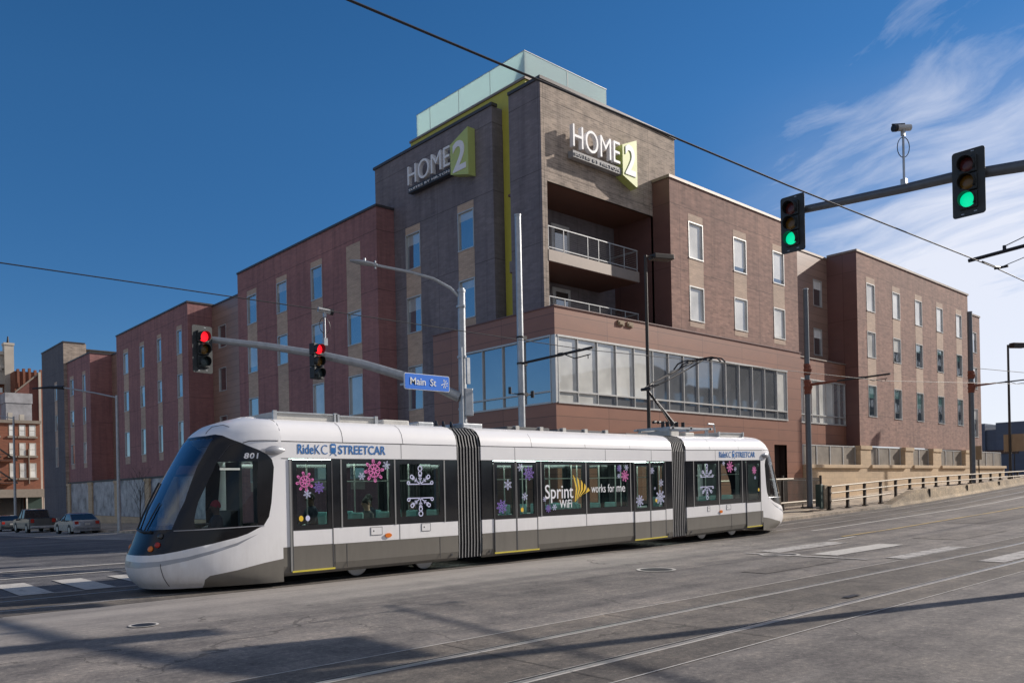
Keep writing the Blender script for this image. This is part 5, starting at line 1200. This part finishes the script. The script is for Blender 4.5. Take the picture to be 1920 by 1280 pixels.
m=MB(); m.tube([(18.4,97,10.2),(17.0,99.5,10.7),(15.0,102,10.8)],.05,6); m.build('lamp_arm',M_galv,t); m=MB(); m.tube([(15,102,10.8),(13.8,103.5,10.75)],.14,8,r2=.06); m.build('lamp_head',M_blackm,t)
# signs turned away from us
for (x,y,z0,z1,w_,gz,lab) in ((69.05,19.55,3.85,5.15,.95,1.7,'tan back of a road sign fixed to the far right street lamp'),(60.9,19.4,3.15,4.1,.42,1.5,'small tan sign back beside the far overhead line pole')):
    t=thing('road_sign',(x,y,gz),lab,'sign'); m=MB(); 
    if w_>.6: m.box(x-.04,x,y-w_*.72,y+w_*.72,z0,z1)
    else: m.box(x-.02,x+.01,y-w_*.5,y+w_*.5,z0,z1)
    m.build('sign_plate',M_signb,t); m=MB(); m.tube([(x+.05,y,gz),(x+.05,y,z1)],.035,8); m.build('post',M_bronze,t)
# ---- barrier, railing, fence, utility box
zt_=[(43.6,.50),(45.4,.95),(47.3,1.30),(55,1.48),(63,1.70),(70,1.97),(90,2.55),(130,2.9)]
xs=[43.6+.5*k for k in range(14)]+[51+2*k for k in range(40)]
m=MB(); rows=[]
for x in xs:
    zt=interp(zt_,x); zb=g(x,18.4)-.05; h=max(.02,zt-zb); jit=.015*math.sin(x*3.1)
    rows.append([(x,18.05+jit,zb),(x,18.07+jit,zb+min(.08,h*.3)),(x,18.16+jit,zb+min(.22,h*.5)),(x,18.26,zt),(x,18.72,zt),(x,18.95,zb)])
m.grid(rows); m.add(rows[0],[(0,1,2,3,4,5)]); br=m.build('concrete_barrier',M_barr); tag(br,'low tan concrete barrier rising along the far kerb toward the right edge','barrier')
m=MB()
for x in range(49,100,6): zt=interp(zt_,x); m.box(x-.012,x+.012,18.15,18.6,g(x,18.4)+.25,zt+.004)
m.build('barrier_joint',M_tyre,br)
rt_=[(38.4,1.64),(47.5,1.96),(56,2.12),(70,2.36),(90,2.85),(130,3.1)]
t=thing('guard_rail',(38.4,18.85,.75),'cream metal pipe guard rail in front of the tan stone base, continuing on the barrier','railing')
def railz(x,off): return interp(rt_,x)-off
xs2=[38.4]+[40+2*k for k in range(44)]
m=MB(); m.tube([(x,18.85,railz(x,0)) for x in xs2],.042,8); m.build('top_rail',M_railc,t,smooth=True)
m=MB(); m.tube([(x,18.85,railz(x,.33)) for x in xs2],.038,8); m.build('middle_rail',M_railc,t,smooth=True)
m=MB(); m.tube([(x,18.85,railz(x,.72)) for x in [38.4,40,42,44,45.2]],.038,8); m.build('bottom_rail',M_railc,t,smooth=True)
x=38.42
while x<110:
    zb=max(walk(x,18.9)+.14,interp(zt_,x) if x>47.2 else walk(x,18.9)+.14); m=MB(); zt=railz(x,-.02)
    m.box(x-.07,x+.07,18.9,19.02,zb,zt); m.box(x-.12,x+.12,18.82,19.06,zb,zb+.06); m.build('rail_post',M_bronze,t); x+=1.95
t=thing('picket_fence',(33.5,20.6,.55),'dark brown steel picket fence behind the rear of the streetcar','fence')
m=MB(); x=33.0
while x<40.8: z=walk(x,20.6)+.15; m.box(x-.024,x+.024,20.59,20.61,z+.12,2.10); x+=.115
m.build('pickets',M_bronze,t)
m=MB()
for z in (.82,1.95): m.box(33,40.8,20.58,20.62,z,z+.05)
m.build('fence_rail',M_bronze,t)
for x in (33.0,36.9,40.8): m=MB(); m.box(x-.05,x+.05,20.55,20.65,.5,2.22); m.build('fence_post',M_bronze,t)
m=MB(); m.tube([(30,20.2,1.98),(37.2,20.2,2.05)],.045,8); m.tube([(30,20.2,.78),(40.6,20.2,.95)],.045,8); o=m.build('handrail',M_railc); tag(o,'pair of pale pipe handrails in front of the picket fence behind the streetcar','handrail')
t=thing('utility_cabinet',(38.15,19.2,.6),'dark green and concrete utility post between the picket fence and the guard rail','cabinet')
m=MB(); m.box(37.75,38.0,19.05,19.35,.55,1.75); m.build('cabinet_body',M_sgreen,t,bevel=.02); m=MB(); m.box(38.02,38.36,19.0,19.4,.55,1.72); m.build('concrete_post',M_barr,t,bevel=.03)
# ---- small bare street tree
rt=random.Random(3)
t=thing('street_tree',(16.6,52.3,-.45),'slender leafless young tree on the side street pavement','tree')
m=MB(); m.tube([(16.6,52.3,-.5),(16.58,52.3,.8),(16.64,52.33,2.2)],.045,7,r2=.025); m.build('trunk',M_bronze,t)
m=MB()
def br_(p,d,l,r,k):
    q=p+d*l; m.tube([p,(p+q)/2+Vector((rt.uniform(-.03,.03),rt.uniform(-.03,.03),0)),q],r,5,r2=r*.6)
    if k:
        for i in range(3):
            dd=(d+Vector((rt.uniform(-.5,.5),rt.uniform(-.5,.5),rt.uniform(0,.5)))).normalized(); br_(p+d*l*rt.uniform(.45,1),dd,l*.66,r*.6,k-1)
for i in range(9):
    a=i*2.4; br_(Vector((16.6,52.3,.7+.2*i)),Vector((math.cos(a)*.45,math.sin(a)*.45,1)).normalized(),.85,.010,3)
m.build('crown',M_bronze,t)
# ================================================================== PARKED CARS
M_silv=paint('car_silver',(.30,.32,.35),.25,.5,.05,coat=.6); M_dgrey=paint('car_dark_grey',(.10,.11,.12),.25,.5,.05,coat=.6); M_cglass=paint('car_glass',(.02,.025,.03),.06,0,.1,spec=.9); M_pick=paint('pickup_tan_grey',(.13,.135,.135),.3,.5,.05,coat=.5)
def car(loc,rz,label,kind,paintm):
    """local +X is the front; length 4.6 m"""
    t=thing('parked_car',loc,label,kind,'cars parked along the side street kerb'); t.rotation_euler=(0,0,rz); WORLD[t.name]=Vector((0,0,0))
    pick=kind=='pickup truck'
    L=5.4 if pick else 4.5; Wd=.97 if pick else .88
    if pick: low=[(-2.7,.55),(-2.7,1.18),(-.75,1.2),(1.05,1.18),(1.3,1.15),(2.45,1.08),(2.68,.9),(2.7,.5)]; cabp=[(-.85,1.18),(-.72,1.82),(.5,1.86),(1.25,1.17)]
    else: low=[(-2.25,.42),(-2.27,.78),(-2.15,1.0),(-1.55,1.02),(-1.0,.95),(1.0,.95),(1.9,.82),(2.2,.66),(2.25,.4)]; cabp=[(-1.75,.99),(-1.0,1.38),(.1,1.42),(1.05,.94)]
    m=MB(); zb=.36 if pick else .24
    sec=[]
    ys=[(-1,.0),(-1,.5),(-.93,.85),(-.86,1.0),(.86,1.0),(.93,.85),(1,.5),(1,0)]
    pts=[(low[0][0],zb)]+low+[(low[-1][0],zb)]
    n=len(pts)
    rows=[[(x*(.97 if abs(f)>.95 else 1.0),f*Wd,z if abs(f)<.9 else (min(z,zb+(z-zb)*.93))) for x,z in pts] for f in (-1,-.96,-.85,-.4,.4,.85,.96,1)]
    m.grid(rows); m.add(rows[0],[tuple(range(n))]); m.add(rows[-1],[tuple(range(n))]); b=m.build('body',paintm,t,smooth=True)
    tap=.80
    def P(x,z,f): k=0 if z<1.0+(.2 if pick else 0) else 1; return (x,f*Wd*(.93 if not k else tap),z)
    m=MB(); rows=[[P(x,z,f) for x,z in cabp] for f in (-1,-.5,.5,1)]; m.grid(rows); m.add(rows[0],[tuple(range(4))]); m.add(rows[-1],[tuple(range(4))]); gl=m.build('cabin_glass',M_cglass,t)
    m=MB(); z0=cabp[1][1]; m.add([(cabp[1][0]-.03,-Wd*.81,z0+.005),(cabp[2][0]+.03,-Wd*.81,cabp[2][1]+.005),(cabp[2][0]+.03,Wd*.81,cabp[2][1]+.005),(cabp[1][0]-.03,Wd*.81,z0+.005),(cabp[1][0]+.1,-Wd*.6,z0+.05),(cabp[2][0]-.1,-Wd*.6,cabp[2][1]+.05),(cabp[2][0]-.1,Wd*.6,cabp[2][1]+.05),(cabp[1][0]+.1,Wd*.6,z0+.05)],[(4,5,6,7),(0,1,5,4),(1,2,6,5),(2,3,7,6),(3,0,4,7)]); m.build('roof',paintm,t)
    m=MB()
    for s in (-1,1):
        for (a,c) in ((cabp[0],cabp[1]),(cabp[3],cabp[2]),((.1 if not pick else .15,cabp[0][1]),(-.1 if not pick else .1,cabp[1][1]+.02))): m.tube([P(a[0],a[1],s*1.01),P(c[0],c[1],s*1.01)],.035,5)
    m.build('window_pillar',paintm,t)
    xr=(-1.75,1.75) if pick else (-1.35,1.42); rr=.38 if pick else .32
    for x in xr:
        for s in (-1,1):
            m=MB(); m.tube([(x,s*(Wd-.22),rr),(x,s*(Wd+.01),rr)],rr,20); wh=m.build('wheel',M_tyre,t); m=MB(); m.tube([(x,s*(Wd-.05),rr),(x,s*(Wd+.02),rr)],rr*.62,16); m.build('rim',M_rim,wh)
            m=MB(); m.tube([(x,s*(Wd-.1),rr+.02),(x,s*(Wd+.005),rr+.02)],rr*1.16,20); m.build('wheel_arch',M_black,t)
    xb=low[0][0]
    for s in (-1,1):
        m=MB(); m.box(xb-.03,xb+.06,s*(Wd-.22)-.12,s*(Wd-.22)+.12,.72 if not pick else .85,.92 if not pick else 1.15); m.build('tail_light',M_redl,t)
        m=MB(); m.box(low[-1][0]-.12,low[-1][0]+.005,s*(Wd-.25)-.15,s*(Wd-.25)+.15,.58,.72); m.build('headlight',M_alu,t)
        m=MB(); m.box(.75,.92,s*(Wd+.02),s*(Wd+.18),.98,1.12); m.build('wing_mirror',paintm,t)
    m=MB(); m.box(xb-.10,xb+.02,-Wd*.92,Wd*.92,.42,.60); m.build('bumper',M_galv if pick else paintm,t,bevel=.03)
    m=MB(); m.box(xb-.11,xb-.10,-.17,.17,.64,.78) if not pick else m.box(xb-.115,xb-.105,-.17,.17,.45,.57); m.build('number_plate',M_alu,t)
    if pick:
        m=MB(); m.box(-2.6,-.9,-.85,.85,1.19,1.205); m.build('truck_bed',M_blackm,t)
    return t
car((15.75,63.2,g(15.75,63.2)),R(92),'small silver saloon car parked nearest on the side street kerb, rear towards us','car',M_silv)
car((15.55,75.0,g(15.55,75)),R(91),'tan-grey pickup truck parked between the silver saloon and the dark car','pickup truck',M_pick)
car((15.6,86.0,g(15.6,86)),R(90),'dark car parked farthest along the side street kerb, ahead of the pickup','car',M_dgrey)
# ================================================================== BACKGROUND BUILDINGS
M_ob=brick('old_orange_brick',(.30,.105,.055),(.23,.085,.05),(.22,.12,.085),joints=False,blot=.2); M_or=brick('old_red_brick',(.20,.07,.055),(.16,.06,.05),(.15,.08,.07),joints=False,blot=.2)
M_cream=paint('cream_terracotta',(.50,.46,.40),.8,0,.12,.6); M_tarp=paint('grey_sheeting',(.36,.36,.38),.8,0,.25,.8); M_wsill=paint('stone_sill',(.27,.23,.19),.8)
def bwin(p,axis,c,u0,u1,z0,z1,glass,sill=True):
    f=wmap(axis,c); m=MB(); t_=.08
    for (a,b,q,r_) in ((u0,u1,z0,z0+t_),(u0,u1,z1-t_,z1),(u0,u0+t_,z0+t_,z1-t_),(u1-t_,u1,z0+t_,z1-t_),(u0+t_,u1-t_,(z0+z1)/2-.03,(z0+z1)/2+.03)):
        P=f(a,-.04,q);Q=f(b,.04,r_); m.box(P[0],Q[0],P[1],Q[1],P[2],Q[2])
    fo=m.build('window',M_cream if sill else M_alud,p); m=MB(); m.add([f(u0+t_,-.012,z0+t_),f(u1-t_,-.012,z0+t_),f(u1-t_,-.012,z1-t_),f(u0+t_,-.012,z1-t_)],[(0,1,2,3)]); m.build('pane',glass,fo)
    if sill: m=MB(); P=f(u0-.2,-.18,z0-.28);Q=f(u1+.2,.0,z0-.02); m.box(P[0],Q[0],P[1],Q[1],P[2],Q[2]); m.build('sill',M_wsill,fo)
b=thing('brick_building',(22,138,-1.5),'old orange brick building with pale sills at the far end of the side street','building')
m=MB(); m.box(12,29.6,138,150,-2,13.0); m.build('wall',M_ob,b); m=MB(); m.box(11.9,29.75,137.7,138.2,13.0,13.45); m.build('cornice',M_wsill,b)
for a,c in ((25.55,26.3),(26.85,27.7),(28.15,29.05),(23.4,24.3),(21.2,22.1)):
    for q,r_ in ((11.1,12.9-.1),(8.2,10.1),(4.9,7.1)): bwin(b,'Y',138,a,c,q,r_,M_paneb)
m=MB(); m.box(28.0,28.12,137.8,138,4.0,9.2); m.build('downpipe',M_wsill,b)
m=MB(); m.box(12,29.7,135.6,138,2.0,3.2); m.build('canopy',M_wsill,b)
m=MB(); m.box(12,27.2,137.6,138,-1.6,2.0); m.build('shopfront',M_tb,b); m=MB(); m.box(27.4,29.5,137.2,137.9,-1.6,2.0); m.build('roller_door',M_sgreen,b)
m=MB()
for x in (27.25,29.55): m.box(x-.1,x+.1,135.7,135.9,-1.6,2.0)
m.build('canopy_post',M_cream,b)
m=MB()
for z in (4.1,7.4): m.box(22,26.2,136.9,137.9,z,z+.08); m.box(22,26.2,136.9,136.95,z+.9,z+.97)
m.obox((24.2,137.3,5.8),(2.2,0,-1.7),(0,.3,0),(.05,0,.06)); m.obox((24.2,137.3,9.1),(2.2,0,-1.7),(0,.3,0),(.05,0,.06)); m.build('fire_escape',M_blackm,b)
m=MB(); m.box(25.6,29.0,140,144,13.4,16.2); m.build('roof_penthouse',M_tarp,b); m=MB(); m.box(25.5,29.1,139.9,144.1,16.2,17.7); m.build('penthouse_parapet',M_tarp,b)
for x,h in ((25.9,14.6),(27.4,14.4)): m=MB(); m.box(x-.3,x+.3,138.6,139.2,13.4,h); m.build('roof_vent',M_cream,b)
b=thing('brick_building',(30,151,-1.5),'tall dark red brick building with a sloping parapet behind the old orange one','building')
m=MB(); m.prism([(20,-2),(32.6,-2),(32.6,22.4),(29.0,18.9),(20,18.9)],lambda u,v,d:(u,151+d,v),0,4); m.build('wall',M_or,b)
m=MB(); m.prism([(28.9,18.9),(32.65,22.5),(32.65,22.8),(28.9,19.2)],lambda u,v,d:(u,150.8+d,v),0,.5); m.build('coping',M_wsill,b)
m=MB(); m.box(32.25,32.6,150.6,151,-1,22.5); m.build('downpipe',M_cream,b)
b=thing('brick_building',(30,166,-1.5),'orange brick parapet with small chimneys showing above the dark red building','building')
m=MB(); m.box(29.9,40,156,166,-2,23.2); m.build('wall',M_ob,b)
for i in range(5):
    m=MB(); m.box(30.2+i*.85,30.55+i*.85,155.7,156.4,20.5,23.55+.12*(i%3)); m.build('chimney',M_ob,b)
b=thing('ornate_tower',(26,160,-1.5),'cream and white ornate high-rise with a corner turret at the left edge','building')
m=MB(); m.box(12,30.3,160,172,21.4,26.6); m.build('upper_wall',M_cream,b); m=MB(); m.box(12,30.2,160.2,172,-2,21.4); m.build('wall',M_ob,b)
m=MB(); m.box(12,30.5,159.5,160,21.3,21.9); m.box(12,30.5,159.6,160,24.0,24.5); m.box(12,30.5,159.6,160,26.3,26.9)
for i in range(16): m.box(19+i*.72,19.35+i*.72,159.65,160,23.6,24.0)
m.build('cornice',M_cream,b)
m=MB(); m.box(29.1,30.5,159.4,161,19.5,28.0); m.box(29.0,30.6,159.3,161.1,28.0,28.4); m.build('turret',M_cream,b)
m=MB(); m.tube([(29.8,160.2,28.4),(29.8,160.2,29.6)],.25,8,r2=.1); m.build('finial',M_blackm,b)
for z0,z1 in ((18.2,20.8),(13.5,16.5)): bwin(b,'Y',160.18,27.2,28.9,z0,z1,M_paneL)
# far right slate-coloured hall
M_slate=panel('slate_panel',(.085,.105,.15),6,2.2,jd=.7)
b=thing('slate_hall',(165,45,2),'low slate-blue hall beyond the bridge at the far right','building')
m=MB(); m.box(165,200,20,49.6,1.5,11.9); m.box(165,200,51.4,62,1.5,11.9); m.box(165.5,200,49.6,51.4,1.5,10.7); m.build('wall',M_slate,b)
m=MB(); m.box(165.3,165.5,49.7,51.3,11.2,11.5); m.build('parapet_rail',M_alu,b)
m=MB(); m.box(164.9,165,46,55,6.2,6.9); m.build('louvre_band',M_tb,b)
# buildings over the road, seen only as reflections in the hotel glass
M_acr=brick('opposite_brick',(.12,.11,.115),(.10,.095,.10),(.1,.1,.1),joints=False)
for (x0,x1,y0,y1,h,lab) in ((2,86,-42,-28,3.9,'low building over the road mirrored in the streetcar windows'),(88,128,-45,-27,17.5,'dark block over the road mirrored in the ribbon windows'),(166,235,-60,-27,33,'tall dark block over the road mirrored in the east wing windows')):
    b=thing('opposite_building',((x0+x1)/2,y1,1),lab,'building')
    if h<5:
        m=MB(); m.box(x0,x1,y0,y1,0,h); m.build('wall',M_acr,b); m=MB(); m.box(x0,x1,y1,y1+.2,h,h+.3); m.build('coping',M_acr,b); continue
    m=MB(); m.box(x0,x1,y0,y1,0,h); m.box(x0+8,x0+20,y0,y1-2,h,h+2.5); m.build('wall',M_acr,b)
    m=MB(); 
    x=x0+2
    while x<x1-2:
        z=4
        while z<h-2.5: m.box(x,x+1.4,y1-.01,y1+.03,z,z+1.8); z+=3.4
        x+=3.2
    m.build('window_grid',M_pane,b)
